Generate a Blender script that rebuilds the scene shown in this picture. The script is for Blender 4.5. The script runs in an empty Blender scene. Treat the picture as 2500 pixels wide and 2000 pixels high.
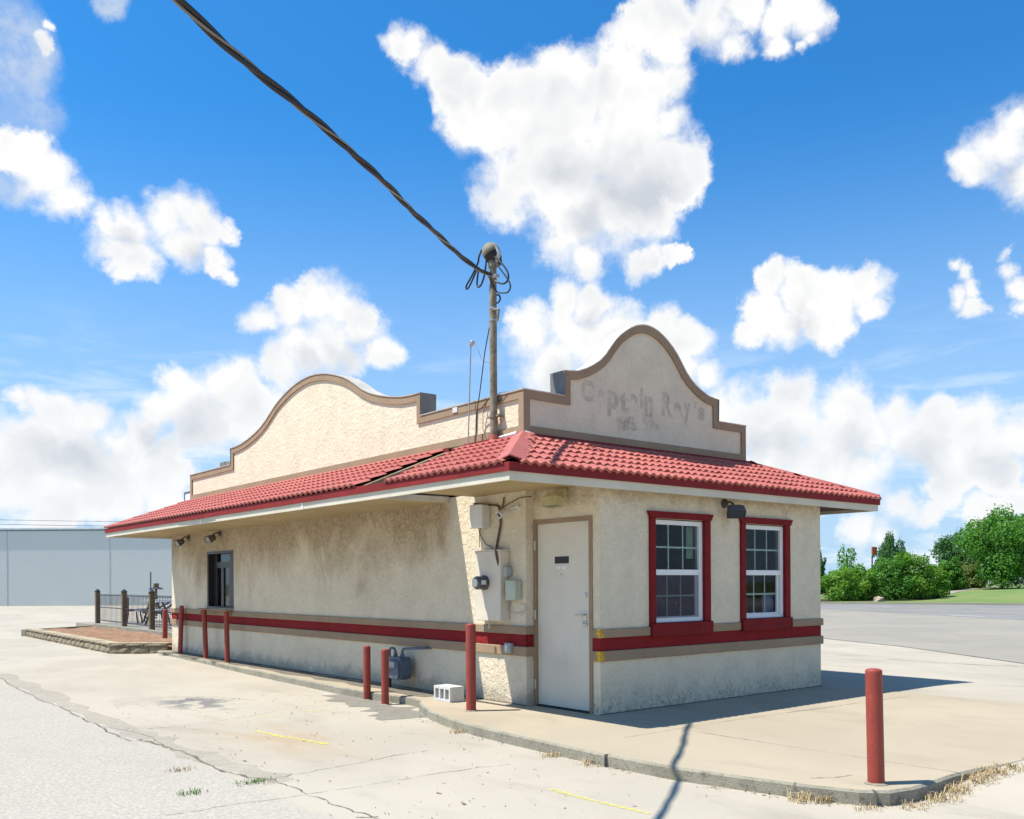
import bpy, math, random
import numpy as np
from mathutils import Matrix, Vector
random.seed(7); rng = np.random.default_rng(7)
R = math.radians
scn = bpy.context.scene
col = scn.collection
# ------------------------------------------------------------------ camera
F_PX, HOR, YAW, ROLL = 2250.495, 1422.867, 0.6840, -0.0054      # in pixels of the 2500 x 2000 photograph
CAM = np.array([-6.8067, -6.8917, 1.3916])
FW = np.array([math.sin(YAW), math.cos(YAW), 0.0]); RT = np.array([math.cos(YAW), -math.sin(YAW), 0.0]); UP = np.array([0, 0, 1.0])
def ray(px, py):
    a, b = px - 1250, py - HOR
    c, s = math.cos(ROLL), math.sin(ROLL)
    u, v = c * a + s * b, -s * a + c * b
    return FW + RT * u / F_PX - UP * v / F_PX
def on(px, py, axis, val):
    d = ray(px, py); return CAM + d * ((val - CAM[axis]) / d[axis])
def dep(px, py, depth): return CAM + ray(px, py) * depth
def ld(lat, depth, z=0.0):
    p = CAM + FW * depth + RT * lat; return np.array([p[0], p[1], z])
cd = bpy.data.cameras.new('camera'); cam = bpy.data.objects.new('camera', cd); col.objects.link(cam)
cd.sensor_width = 36; cd.lens = 36 * F_PX / 2500; cd.shift_y = (HOR - 1000) / 2500; cd.clip_start = 0.05; cd.clip_end = 5000
c_, s_ = math.cos(ROLL), math.sin(ROLL)
rx, ux = RT * c_ + UP * s_, -RT * s_ + UP * c_
cam.matrix_world = Matrix(((rx[0], ux[0], -FW[0], CAM[0]), (rx[1], ux[1], -FW[1], CAM[1]), (rx[2], ux[2], -FW[2], CAM[2]), (0, 0, 0, 1)))
scn.camera = cam
# ------------------------------------------------------------------ render and view
scn.render.engine = 'CYCLES'
scn.view_settings.view_transform = 'Standard'; scn.view_settings.look = 'None'
scn.view_settings.exposure = 0.68; scn.view_settings.gamma = 1.0; scn.view_settings.use_curve_mapping = False
scn.cycles.use_denoising = True; scn.cycles.max_bounces = 8; scn.cycles.transparent_max_bounces = 12
scn.cycles.sample_clamp_indirect = 6.0
# ------------------------------------------------------------------ sun
SUN_EL, SUN_AZ = R(62), R(-32)                 # light travels toward +x, -y
V = Vector((math.cos(SUN_EL) * math.cos(SUN_AZ), math.cos(SUN_EL) * math.sin(SUN_AZ), -math.sin(SUN_EL)))
sd = bpy.data.lights.new('sun', 'SUN'); sd.energy = 4.8; sd.angle = R(0.53); sd.color = (1.0, 0.95, 0.86)
so = bpy.data.objects.new('sun', sd); col.objects.link(so); so.rotation_euler = V.to_track_quat('-Z', 'Y').to_euler(); so.location = (-20, 12, 40)
# ------------------------------------------------------------------ node helpers
class NT:
    def __init__(s, tree): s.t = tree; s.n = tree.nodes; s.l = tree.links
    def new(s, typ, **kw):
        n = s.n.new(typ)
        for k, v in kw.items(): setattr(n, k, v)
        return n
    def put(s, sock, v):
        if v is None: return
        if hasattr(v, 'is_output') or isinstance(v, bpy.types.NodeSocket): s.l.new(v, sock)
        else:
            try: sock.default_value = v
            except Exception:
                sock.default_value = (v, v, v) if not isinstance(v, (tuple, list)) else tuple(v) + (1.0,)
    def math(s, op, a, b=None, c=None, clamp=False):
        n = s.new('ShaderNodeMath', operation=op, use_clamp=clamp)
        s.put(n.inputs[0], a); s.put(n.inputs[1], b)
        if c is not None: s.put(n.inputs[2], c)
        return n.outputs[0]
    def vm(s, op, a, b=None, out=0):
        n = s.new('ShaderNodeVectorMath', operation=op); s.put(n.inputs[0], a)
        if b is not None: s.put(n.inputs[1], b)
        return n.outputs['Value'] if out == 'v' else n.outputs[0]
    def scale(s, a, k):
        n = s.new('ShaderNodeVectorMath', operation='SCALE'); s.put(n.inputs[0], a); s.put(n.inputs['Scale'], k); return n.outputs[0]
    def map(s, v, a, b, c=0.0, d=1.0, typ='SMOOTHSTEP'):
        n = s.new('ShaderNodeMapRange', interpolation_type=typ); n.clamp = True if typ == 'LINEAR' else n.clamp
        s.put(n.inputs['Value'], v); s.put(n.inputs['From Min'], a); s.put(n.inputs['From Max'], b); s.put(n.inputs['To Min'], c); s.put(n.inputs['To Max'], d)
        return n.outputs[0]
    def noise(s, vec, scale, detail=4, rough=0.55, dist=0.0, out=0):
        n = s.new('ShaderNodeTexNoise'); s.put(n.inputs['Vector'], vec); n.inputs['Scale'].default_value = scale
        n.inputs['Detail'].default_value = detail; n.inputs['Roughness'].default_value = rough; n.inputs['Distortion'].default_value = dist
        return n.outputs[out]
    def vor(s, vec, scale, feature='F1', detail=0.0, smooth=None, rand=1.0, out=0):
        n = s.new('ShaderNodeTexVoronoi', feature=feature); s.put(n.inputs['Vector'], vec); n.inputs['Scale'].default_value = scale
        n.inputs['Detail'].default_value = detail; n.inputs['Randomness'].default_value = rand
        if smooth is not None: n.inputs['Smoothness'].default_value = smooth
        return n.outputs[out]
    def mix(s, fac, a, b, blend='MIX'):
        n = s.new('ShaderNodeMix', data_type='RGBA', blend_type=blend); s.put(n.inputs[0], fac)
        for i, v in ((6, a), (7, b)):
            s.put(n.inputs[i], tuple(v) + (1.0,) if isinstance(v, (tuple, list)) and len(v) == 3 else v)
        return n.outputs[2]
# ------------------------------------------------------------------ sky
wd = bpy.data.worlds.new('World'); scn.world = wd; wd.use_nodes = True
w = NT(wd.node_tree); w.n.clear()
out = w.new('ShaderNodeOutputWorld')
sky = w.new('ShaderNodeTexSky', sky_type='NISHITA'); sky.sun_disc = False
sky.sun_elevation = SUN_EL; sky.sun_rotation = math.atan2(-V.x, -V.y) % (2 * math.pi); sky.altitude = 100; sky.air_density = 1.0; sky.dust_density = 0.6; sky.ozone_density = 2.5
tc = w.new('ShaderNodeTexCoord'); d0 = tc.outputs['Generated']
SKY_K = 0.085
sep = w.new('ShaderNodeSeparateXYZ'); w.put(sep.inputs[0], d0); el = sep.outputs[2]
skycol = w.mix(1.0, w.scale(sky.outputs[0], SKY_K), (0.25, 0.98, 1.48), 'MULTIPLY')
skycol = w.mix(w.map(el, 0.0, 0.47, 0.92, 0.0), skycol, (0.33, 0.45, 0.59))
# clouds: soft lobes at fixed directions of the sky, broken up by noise; the rest of the dome carries scattered noise clouds
n1 = w.noise(d0, 9.0, 1, 0.5, out=1); n2 = w.noise(d0, 24.0, 5, 0.66, out=1)
wrp = w.vm('ADD', d0, w.scale(w.vm('SUBTRACT', n1, (0.5, 0.5, 0.5)), 0.035))
wrp = w.vm('ADD', wrp, w.scale(w.vm('SUBTRACT', n2, (0.5, 0.5, 0.5)), 0.034))
puff = w.vor(wrp, 24.0, detail=1.5)                   # cauliflower lumps
puff2 = w.noise(d0, 42.0, 5, 0.68)
sunv = np.array([-V.x, -V.y, -V.z]); sunv = sunv / np.linalg.norm(sunv)
em_a = w.noise(wrp, 11.0, 3, 0.52); em_b = w.noise(w.vm('ADD', wrp, tuple(sunv * 0.026)), 11.0, 3, 0.52)
emb = w.math('MULTIPLY', w.math('SUBTRACT', em_b, em_a), 3.0)
edge = w.math('ADD', w.math('MULTIPLY', w.math('SUBTRACT', 0.42, puff), 0.40), w.math('MULTIPLY', w.math('SUBTRACT', puff2, 0.5), 0.85))
df = w.vm('DOT_PRODUCT', d0, tuple(FW), out='v'); dr = w.vm('DOT_PRODUCT', d0, tuple(RT), out='v')
dfs = w.math('MAXIMUM', df, 0.05)
U = w.math('DIVIDE', dr, dfs); W_ = w.math('DIVIDE', el, dfs)
DK = 2500 / 2156
def bdir(x, y):
    v = ray(x * DK, y * DK); return v / np.linalg.norm(v)
BL = [  # x, y, radius on the photograph as seen at 2156 px width
 (835,75,34),(872,95,38),(918,122,46),(962,152,52),(990,195,58),(1010,265,74),(1085,215,84),(1185,185,92),(1290,175,92),(1378,190,76),(1150,300,130),(1300,300,135),
 (1405,275,52),(1428,360,72),(1080,380,92),(1200,420,105),(1320,430,112),(1180,510,72),(1228,552,46),(1345,60,58),(1420,45,72),(1500,45,72),(1540,100,40),(1395,115,58),(1575,25,56),
 (1652,45,64),(1705,55,54),(1640,112,38),(1715,105,24),(1690,120,24),(1350,555,34),(1380,548,30),(1415,545,24),(1445,540,20),(1190,632,46),(1250,632,50),(1110,705,58),(1225,712,82),(1310,706,72),(1400,692,52),
 (1442,722,56),(1160,765,74),(1300,762,92),(1420,772,62),(1480,802,42),(1600,655,54),(1620,588,36),(1682,615,54),(1752,635,60),(1812,604,46),(1832,645,34),(1650,690,50),
 (1742,690,52),(1565,702,34),(2102,325,78),(2140,275,60),(2045,345,50),(2140,400,56),(2002,566,20),(2030,580,22),(2045,605,25),(2014,626,22),(2044,640,25),(2066,650,20),(2126,528,22),(2140,560,27),(2150,600,30),(2138,640,24),
 (2118,664,18),(88,78,24),(100,96,22),(114,48,18),(20,325,46),(62,345,50),(102,385,52),(132,432,46),(162,450,30),(210,482,44),(262,482,52),(232,532,50),(290,552,50),(272,582,28),(352,455,58),
 (402,445,62),(432,475,52),(382,512,60),(450,542,36),(485,480,26),(500,465,22),(450,570,24),(474,588,20),(540,682,40),(602,662,50),(662,645,56),(722,645,60),(762,685,60),(702,722,82),(802,742,40),
 (622,742,62),(580,785,52),(382,795,42),(402,842,70),(482,822,60),(332,852,48),(522,862,60),(302,892,56),(452,902,80),(82,862,52),(32,845,32),(132,862,52),(182,885,52),
 (62,922,70),(150,942,82),(242,932,58),(1560,862,60),(1662,832,54),(1602,902,80),(1692,882,60),(1782,845,60),(1802,902,70),(1740,902,58),(1890,855,48),(1922,902,70),
 (1842,922,58),(2002,865,56),(2062,882,58),(2102,922,60),(2142,902,50),(1982,922,76),(1652,962,80),(1742,972,70),(1502,882,58),(2102,982,56),(1902,1062,44),(1962,1075,34),
 (60,1010,100),(210,1020,90),(340,985,80),(120,1075,70),(330,1060,50),(20,960,80),(1590,990,60),(1830,1000,60),(2010,990,60),(2085,1075,50),(1800,1120,46),(2140,1050,46),(1720,1040,50),(1860,1130,40),(1990,1030,50)]
VEIL = [(20,40,120),(40,180,95),(0,130,110),(25,290,90),(60,120,90),(250,5,50),(60,230,80),(30,390,70)]
GREY = [(1300,400,120),(1180,360,70),(1390,420,80),(1230,470,60),(720,760,60),(760,720,40),(640,760,40),(160,960,80),(70,960,60),(420,900,80),(330,920,50),(1660,930,60),(1800,950,70),(1950,950,70),(2090,960,60),
        (1690,690,55),(1590,930,50),(2110,390,45),(1330,790,60),(1180,800,60),(20,100,120),(30,190,90),(400,540,40),(260,500,40),(1260,660,30),(1480,90,40)]
def field(lst, soft, vec, kind='max'):
    acc = None
    for x, y, r in lst:
        c = bdir(x, y); ct = float(c @ FW); rr = r * DK / F_PX * ct ** 1.5
        dist = w.vm('DISTANCE', vec, tuple(c), out='v')
        f = w.math('MULTIPLY_ADD', dist, -1.0 / rr, 1.0)
        if kind == 'add': f = w.math('MAXIMUM', f, 0.0); acc = f if acc is None else w.math('ADD', acc, f)
        else: acc = f if acc is None else w.math('SMOOTH_MAX', acc, f, soft)
    return acc if acc is not None else 0.0
gn = w.noise(d0, 2.6, 4, 0.55)
out_u = w.math('SUBTRACT', w.math('ABSOLUTE', U), 0.60); out_v = w.math('SUBTRACT', W_, 0.68)
outm = w.map(w.math('MAXIMUM', out_u, out_v), 0.0, 0.12)
back = w.map(df, 0.15, 0.4, 1.0, 0.0)
outm = w.math('MAXIMUM', outm, back)
gen = w.math('SUBTRACT', w.math('MULTIPLY', outm, w.math('MULTIPLY_ADD', gn, 3.2, -1.33)), 0.55)
lowfade = w.map(el, 0.0, 0.30)
stn = w.noise(w.vm('MULTIPLY', d0, (1.0, 1.0, 5.0)), 7.0, 4, 0.6, 0.3)
streak = w.math('MULTIPLY', w.map(stn, 0.46, 0.68, 0.0, 0.75), w.map(el, 0.06, 0.30, 1.0, 0.0))
skylow = w.mix(streak, skycol, (0.62, 0.66, 0.70))
def cloud_branch(bl, veil, grey):
    f = w.math('MAXIMUM', w.math('ADD', field(bl, 0.24, wrp), 0.30), gen) if bl else gen
    dens = w.math('ADD', f, edge)
    cov = w.map(dens, -0.16, w.map(em_a, 0.35, 0.65, 0.26, 0.85))
    thick = w.map(dens, 0.2, 0.85)
    g = w.math('MULTIPLY', w.math('MINIMUM', field(grey, 0.1, wrp, 'add'), 1.0), 1.0) if grey else 0.0
    lump = w.map(puff, 0.10, 0.55)
    sh0 = w.math('ADD', w.math('MULTIPLY', g, 0.80), w.math('MULTIPLY', lump, 0.13))
    shade = w.math('ADD', sh0, w.math('MULTIPLY', emb, w.math('ADD', w.math('MULTIPLY', thick, 0.55), 0.15)), clamp=True)
    shade = w.math('MULTIPLY', shade, w.map(dens, 0.0, 0.5))
    ccol = w.mix(shade, (0.66, 0.655, 0.64), (0.40, 0.425, 0.46))
    ccol = w.mix(w.math('MULTIPLY_ADD', lowfade, -0.30, 0.30), ccol, (0.52, 0.56, 0.61))
    base = skylow
    if veil:
        vf = w.map(field(veil, 0.3, wrp), -0.05, 0.55, 0.0, 0.75); base = w.mix(w.math('MULTIPLY', vf, w.map(w.math('ADD', puff2, em_a), 0.75, 1.2, 0.45, 1.0)), base, (0.44, 0.485, 0.54))
    c = w.mix(w.math('MULTIPLY', cov, 0.98), base, ccol)
    b = w.new('ShaderNodeBackground'); w.put(b.inputs[0], c); return b.outputs[0]
def band(a, b, lst, m=120): return [q for q in lst if q[0] + q[2] + m > a and q[0] - q[2] - m < b]
cuts = [-10 ** 6, 430, 900, 1300, 1640, 10 ** 6]
br = [cloud_branch(band(cuts[i], cuts[i + 1], BL), band(cuts[i], cuts[i + 1], VEIL), band(cuts[i], cuts[i + 1], GREY)) for i in range(5)]
cur = br[0]
for i in range(1, 5):
    thr = (cuts[i] * DK - 1250) / F_PX
    ms = w.new('ShaderNodeMixShader'); w.put(ms.inputs[0], w.math('GREATER_THAN', U, thr)); w.l.new(cur, ms.inputs[1]); w.l.new(br[i], ms.inputs[2]); cur = ms.outputs[0]
gb = w.new('ShaderNodeBackground'); w.put(gb.inputs[0], w.mix(w.map(w.math('ADD', gen, 0.05), 0.0, 0.34), skycol, (0.66, 0.66, 0.65)))
ms = w.new('ShaderNodeMixShader'); w.put(ms.inputs[0], w.math('GREATER_THAN', outm, 0.999)); w.l.new(cur, ms.inputs[1]); w.l.new(gb.outputs[0], ms.inputs[2])
w.l.new(ms.outputs[0], out.inputs[0])
wd.cycles.sampling_method = 'MANUAL'; wd.cycles.sample_map_resolution = 512
# ------------------------------------------------------------------ mesh helpers
class MB:
    def __init__(s): s.v = []; s.f = []; s.m = []
    def add(s, vs, fs, mi=0):
        o = len(s.v); s.v += [tuple(map(float, p)) for p in vs]; s.f += [tuple(i + o for i in f) for f in fs]; s.m += [mi] * len(fs); return s
    def box(s, x0, x1, y0, y1, z0, z1, mi=0):
        x0, x1 = min(x0, x1), max(x0, x1); y0, y1 = min(y0, y1), max(y0, y1); z0, z1 = min(z0, z1), max(z0, z1)
        v = [(x, y, z) for z in (z0, z1) for y in (y0, y1) for x in (x0, x1)]
        return s.add(v, [(0, 2, 3, 1), (4, 5, 7, 6), (0, 1, 5, 4), (2, 6, 7, 3), (0, 4, 6, 2), (1, 3, 7, 5)], mi)
    def cbox(s, x0, x1, y0, y1, z0, z1, c=0.01, mi=0):
        """box with chamfered edges"""
        x0, x1 = min(x0, x1), max(x0, x1); y0, y1 = min(y0, y1), max(y0, y1); z0, z1 = min(z0, z1), max(z0, z1)
        lo = (x0, y0, z0); hi = (x1, y1, z1); vs = []; idx = {}
        for sx in (0, 1):
            for sy in (0, 1):
                for sz in (0, 1):
                    p = [hi[k] if q else lo[k] for k, q in enumerate((sx, sy, sz))]
                    for ax in range(3):
                        q = [p[k] + (0 if k == ax else (-c if (sx, sy, sz)[k] else c)) for k in range(3)]
                        idx[sx, sy, sz, ax] = len(vs); vs.append(q)
        fs = []
        for ax in range(3):
            a, b = [k for k in range(3) if k != ax]
            for sv in (0, 1):
                def key(i, j):
                    k = [0, 0, 0]; k[ax] = sv; k[a] = i; k[b] = j; return idx[k[0], k[1], k[2], ax]
                q = (key(0, 0), key(1, 0), key(1, 1), key(0, 1)); flip = (sv == 0) ^ (ax == 1)
                fs.append(q[::-1] if flip else q)
            for i in (0, 1):
                for j in (0, 1):
                    k0 = [0, 0, 0]; k1 = [0, 0, 0]; k1[ax] = 1; k0[a] = k1[a] = i; k0[b] = k1[b] = j
                    q = (idx[k0[0], k0[1], k0[2], a], idx[k1[0], k1[1], k1[2], a], idx[k1[0], k1[1], k1[2], b], idx[k0[0], k0[1], k0[2], b])
                    flip = (i != j) ^ (ax == 1); fs.append(q if flip else q[::-1])
        for sx in (0, 1):
            for sy in (0, 1):
                for sz in (0, 1):
                    q = tuple(idx[sx, sy, sz, k] for k in range(3)); fs.append(q if (sx + sy + sz) % 2 else q[::-1])
        return s.add(vs, fs, mi)
    def tube(s, pts, r, n=8, cap=True, mi=0):
        P = [np.array(p, float) for p in pts]; rings = []; nv = None
        for i, p in enumerate(P):
            t = P[min(i + 1, len(P) - 1)] - P[max(i - 1, 0)]; t = t / (np.linalg.norm(t) + 1e-9)
            if nv is None:
                a = np.array([0, 0, 1.0]) if abs(t[2]) < 0.9 else np.array([1.0, 0, 0]); nv = np.cross(t, a)
            nv = nv - t * (nv @ t); nv /= np.linalg.norm(nv) + 1e-9; b = np.cross(t, nv)
            rr = r[i] if isinstance(r, (list, tuple, np.ndarray)) else r
            rings.append([p + rr * (math.cos(2 * math.pi * k / n) * nv + math.sin(2 * math.pi * k / n) * b) for k in range(n)])
        vs = [q for ring in rings for q in ring]; fs = []
        for i in range(len(P) - 1):
            for k in range(n): fs.append((i * n + k, i * n + (k + 1) % n, (i + 1) * n + (k + 1) % n, (i + 1) * n + k))
        if cap: fs.append(tuple(range(n))[::-1]); fs.append(tuple((len(P) - 1) * n + k for k in range(n)))
        return s.add(vs, fs, mi)
    def lathe(s, base, axis, prof, n=16, mi=0):
        """prof: (distance along axis, radius)"""
        ax = np.array(axis, float); ax /= np.linalg.norm(ax); b = np.array(base, float)
        a = np.array([0, 0, 1.0]) if abs(ax[2]) < 0.9 else np.array([1.0, 0, 0]); e1 = np.cross(ax, a); e1 /= np.linalg.norm(e1); e2 = np.cross(ax, e1)
        vs = []; fs = []
        for h, r in prof:
            for k in range(n): vs.append(b + ax * h + max(r, 1e-4) * (math.cos(2 * math.pi * k / n) * e1 + math.sin(2 * math.pi * k / n) * e2))
        for i in range(len(prof) - 1):
            for k in range(n): fs.append((i * n + k, i * n + (k + 1) % n, (i + 1) * n + (k + 1) % n, (i + 1) * n + k))
        fs.append(tuple(range(n))[::-1]); fs.append(tuple((len(prof) - 1) * n + k for k in range(n)))
        return s.add(vs, fs, mi)
    def prism(s, poly, o, ex, ey, en, t, mi=0):
        """2-D polygon (counter-clockwise in ex,ey with en = ex x ey) extruded from 0 to t along en"""
        o, ex, ey, en = (np.array(q, float) for q in (o, ex, ey, en)); n = len(poly)
        vs = [o + ex * a + ey * b for a, b in poly] + [o + ex * a + ey * b + en * t for a, b in poly]
        fs = [tuple(range(n))[::-1], tuple(range(n, 2 * n))] + [(i, (i + 1) % n, n + (i + 1) % n, n + i) for i in range(n)]
        return s.add(vs, fs, mi)
def mesh(name, mb, mats, smooth=False, loc=(0, 0, 0)):
    me = bpy.data.meshes.new(name); l = np.array(loc, float)
    me.from_pydata([tuple(np.array(v) - l) for v in mb.v], [], mb.f)
    for m in (mats if isinstance(mats, (list, tuple)) else [mats]): me.materials.append(m)
    me.polygons.foreach_set('material_index', mb.m)
    if smooth: me.polygons.foreach_set('use_smooth', [True] * len(mb.f))
    me.update(); return me
def tag(o, label=None, cat=None, group=None, kind=None):
    for k, v in (('label', label), ('category', cat), ('group', group), ('kind', kind)):
        if v: o[k] = v
    return o
def thing(name, loc, label, cat, group=None):
    o = bpy.data.objects.new(name, None); o.location = loc; o.empty_display_size = 0.2; col.objects.link(o); return tag(o, label, cat, group)
def absloc(o):
    p = np.zeros(3)
    while o is not None: p += np.array(o.location); o = o.parent
    return p
def obj(name, mb, mats, parent=None, smooth=False, loc=None, label=None):
    """mesh given in world coordinates, linked as one object (child of parent)"""
    base = absloc(parent) if parent is not None else np.zeros(3)
    l = base if loc is None else np.array(loc, float)
    o = bpy.data.objects.new(name, mesh(name, mb, mats, smooth, l)); o.location = l - base; o.parent = parent; col.objects.link(o)
    if label: o['label'] = label
    return o
def struct(name, mb, mats, loc=(0, 0, 0), parent=None, smooth=False):
    o = obj(name, mb, mats, parent, smooth, loc=None if parent is not None else loc)
    if parent is None: o['kind'] = 'structure'
    return o
def inset(poly, d):
    """inset a counter-clockwise polygon by d (negative grows)"""
    n = len(poly); P = [np.array(p, float) for p in poly]; res = []
    for i in range(n):
        a, b, c = P[i - 1], P[i], P[(i + 1) % n]
        e1 = (b - a) / (np.linalg.norm(b - a) + 1e-9); e2 = (c - b) / (np.linalg.norm(c - b) + 1e-9)
        n1 = np.array([-e1[1], e1[0]]); n2 = np.array([-e2[1], e2[0]]); m = n1 + n2; k = max(0.35, 1 + n1 @ n2)
        res.append(b + m * d / k)
    return res
def smooth_step(a, b, x):
    t = np.clip((x - a) / (b - a), 0, 1); return t * t * (3 - 2 * t)
# ------------------------------------------------------------------ materials
def material(name):
    m = bpy.data.materials.new(name); m.use_nodes = True; t = NT(m.node_tree); b = t.n['Principled BSDF']; return m, t, b
def pos(t): return t.new('ShaderNodeTexCoord').outputs['Object']
def wpos(t): return t.new('ShaderNodeNewGeometry').outputs['Position']
def bump(t, b, h, strength, dist=0.01):
    n = t.new('ShaderNodeBump'); n.inputs['Strength'].default_value = strength; n.inputs['Distance'].default_value = dist; t.put(n.inputs['Height'], h); t.l.new(n.outputs[0], b.inputs['Normal'])
def plain(name, c, rough=0.6, var=0.15, sc=3.0, metal=0.0, bmp=0.0, bsc=60.0, spec=0.4, fine=0.025):
    m, t, b = material(name); p = wpos(t)
    n = t.noise(p, sc, 5, 0.6); f = t.noise(p, sc * 14, 3, 0.6)
    k = t.math('ADD', t.map(n, 0.3, 0.7, 1 - var, 1 + var * 0.6, 'LINEAR'), t.map(f, 0.3, 0.7, -fine, fine, 'LINEAR'))
    t.put(b.inputs['Base Color'], t.mix(1.0, c, t.new_rgb(k) if hasattr(t, 'new_rgb') else k, 'MULTIPLY'))
    b.inputs['Roughness'].default_value = rough; b.inputs['Metallic'].default_value = metal; b.inputs['Specular IOR Level'].default_value = spec
    if bmp: bump(t, b, t.noise(p, bsc, 4, 0.6), bmp)
    return m
def stucco(name, c, stain=None, scale=1.0, bstr=0.6, streak=0.0):
    m, t, b = material(name); p = wpos(t)
    wv = t.noise(p, 3.0, 4, 0.6)
    big = t.noise(t.vm('ADD', p, t.scale(t.noise(p, 7, 2, out=1), 0.12)), 16.0 * scale, 3, 0.5, 0.8)
    ridge = t.map(big, 0.44, 0.60)                       # knocked-down plateaus
    fine = t.noise(p, 130, 3, 0.6)
    h = t.math('ADD', ridge, t.math('MULTIPLY', fine, 0.35))
    cc = t.mix(t.map(wv, 0.35, 0.7), c, tuple(x * 0.90 for x in c))
    cc = t.mix(t.map(big, 0.36, 0.44, 0.16, 0.0), cc, tuple(x * 0.5 for x in c))       # trowel valleys darkened in the colour, standing in for relief shading
    fleck = t.noise(t.vm('MULTIPLY', p, (1.0, 1.0, 1.6)), 21, 4, 0.7, 1.8); cc = t.mix(t.map(fleck, 0.60, 0.68, 0.0, 0.30), cc, tuple(x * 0.42 for x in c))
    if stain: cc = stain(t, p, cc)
    t.put(b.inputs['Base Color'], cc); b.inputs['Roughness'].default_value = 0.92; b.inputs['Specular IOR Level'].default_value = 0.15
    bump(t, b, h, bstr, 0.009); return m
def stain_side(t, p, cc):
    # brown water and mildew staining that spreads irregularly over the drive-through wall, and rising damp at the foot
    s = t.new('ShaderNodeSeparateXYZ'); t.put(s.inputs[0], p)
    q = t.vm('MULTIPLY', p, (1.0, 0.7, 0.35)); n = t.noise(q, 1.6, 5, 0.65, 0.6); g = t.noise(p, 22, 4, 0.7)
    a = t.map(t.math('ADD', s.outputs[2], t.math('MULTIPLY', t.math('SUBTRACT', n, 0.5), 2.6)), 1.35, 2.25)
    a = t.math('MULTIPLY', a, t.map(g, 0.25, 0.75, 0.45, 1.0))
    a = t.math('MULTIPLY', a, t.map(t.math('ADD', s.outputs[1], t.math('MULTIPLY', n, 1.0)), 2.75, 3.35))
    cc = t.mix(t.math('MULTIPLY', a, 0.80), cc, (0.215, 0.135, 0.055))
    d = t.map(t.math('ADD', s.outputs[2], t.math('MULTIPLY', t.math('SUBTRACT', t.noise(p, 5, 5, 0.7), 0.5), 0.5)), 0.02, 0.22, 0.55, 0.0)
    return t.mix(d, cc, (0.24, 0.21, 0.17))
def stain_front(t, p, cc):
    s = t.new('ShaderNodeSeparateXYZ'); t.put(s.inputs[0], p)
    n = t.noise(p, 5, 5, 0.7); g = t.noise(p, 40, 3, 0.7)
    a = t.map(t.math('ADD', s.outputs[2], t.math('MULTIPLY', t.math('SUBTRACT', n, 0.5), 0.9)), 2.15, 2.50)  # wall turns browner towards its top, broken up by noise
    cc = t.mix(t.math('MULTIPLY', a, t.map(g, 0.3, 0.7, 0.25, 0.7)), cc, (0.24, 0.17, 0.09))
    d = t.map(t.math('ADD', s.outputs[2], t.math('MULTIPLY', t.math('SUBTRACT', n, 0.5), 0.8)), 0.0, 0.32, 0.9, 0.0)
    fl = t.noise(t.vm('MULTIPLY', p, (1.0, 1.0, 0.6)), 30, 3, 0.7, 1.0)
    cc = t.mix(t.math('MULTIPLY', d, t.map(fl, 0.46, 0.60, 0.10, 0.75)), cc, (0.28, 0.21, 0.13))
    # rust run under the flood light
    dx = t.math('ABSOLUTE', t.math('SUBTRACT', s.outputs[0], 2.10)); r = t.math('MULTIPLY', t.map(dx, 0.03, 0.13, 1.0, 0.0), t.map(s.outputs[2], 1.85, 2.18))
    r = t.math('MULTIPLY', r, t.map(s.outputs[2], 2.2, 2.26, 1.0, 0.0))
    return t.mix(t.math('MULTIPLY', r, t.map(g, 0.35, 0.65, 0.1, 0.6)), cc, (0.36, 0.20, 0.07))
def stain_parapet(t, p, cc):
    q = t.vm('MULTIPLY', p, (6.0, 6.0, 0.7)); n = t.noise(q, 1.0, 4, 0.6)
    return t.mix(t.map(n, 0.55, 0.75, 0.0, 0.16), cc, (0.34, 0.32, 0.26))
CREAM = (0.60, 0.53, 0.42)
M = {}
M['stucco'] = stucco('cream stucco', CREAM)
M['stucco_side'] = stucco('stained cream stucco', (0.69, 0.60, 0.445), stain_side)
M['stucco_front'] = stucco('cream stucco front', (0.71, 0.62, 0.46), stain_front, bstr=0.55)
M['stucco_par'] = stucco('parapet stucco', (0.73, 0.63, 0.465), stain_parapet, bstr=0.42)
M['stucco_red'] = stucco('red painted stucco', (0.24, 0.020, 0.021), bstr=0.6)
M['trim'] = plain('brown trim paint', (0.32, 0.228, 0.145), 0.8, 0.14, 2.5, bmp=0.25, bsc=90, spec=0.2)
M['fascia'] = plain('cream fascia paint', (0.60, 0.55, 0.43), 0.6, 0.10, 2.0, bmp=0.05, spec=0.3)
M['soffit'] = plain('soffit board', (0.42, 0.32, 0.17), 0.7, 0.14, 1.6, spec=0.25)
M['red_trim'] = plain('dark red paint', (0.185, 0.012, 0.013), 0.7, 0.22, 5.0, bmp=0.08, spec=0.15)
M['red_fascia'] = plain('red fascia paint', (0.22, 0.024, 0.024), 0.7, 0.22, 3.0, spec=0.15)
M['wood'] = plain('raw wood', (0.30, 0.22, 0.13), 0.8, 0.25, 6.0)
M['soffit_dark'] = plain('dark brown soffit', (0.055, 0.034, 0.024), 0.85, 0.2, 3, spec=0.1)  # much darker brown than the other soffits
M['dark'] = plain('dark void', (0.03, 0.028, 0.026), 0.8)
M['bronze'] = plain('dark bronze aluminium', (0.022, 0.018, 0.017), 0.4, 0.1, spec=0.5)
M['white_pvc'] = plain('white vinyl frame', (0.74, 0.74, 0.72), 0.4, 0.05, spec=0.45)
M['muntin'] = plain('pale grille bar', (0.50, 0.62, 0.58), 0.4, 0.05)
M['door'] = plain('door paint', (0.62, 0.565, 0.46), 0.45, 0.10, 1.4, spec=0.4)
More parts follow.
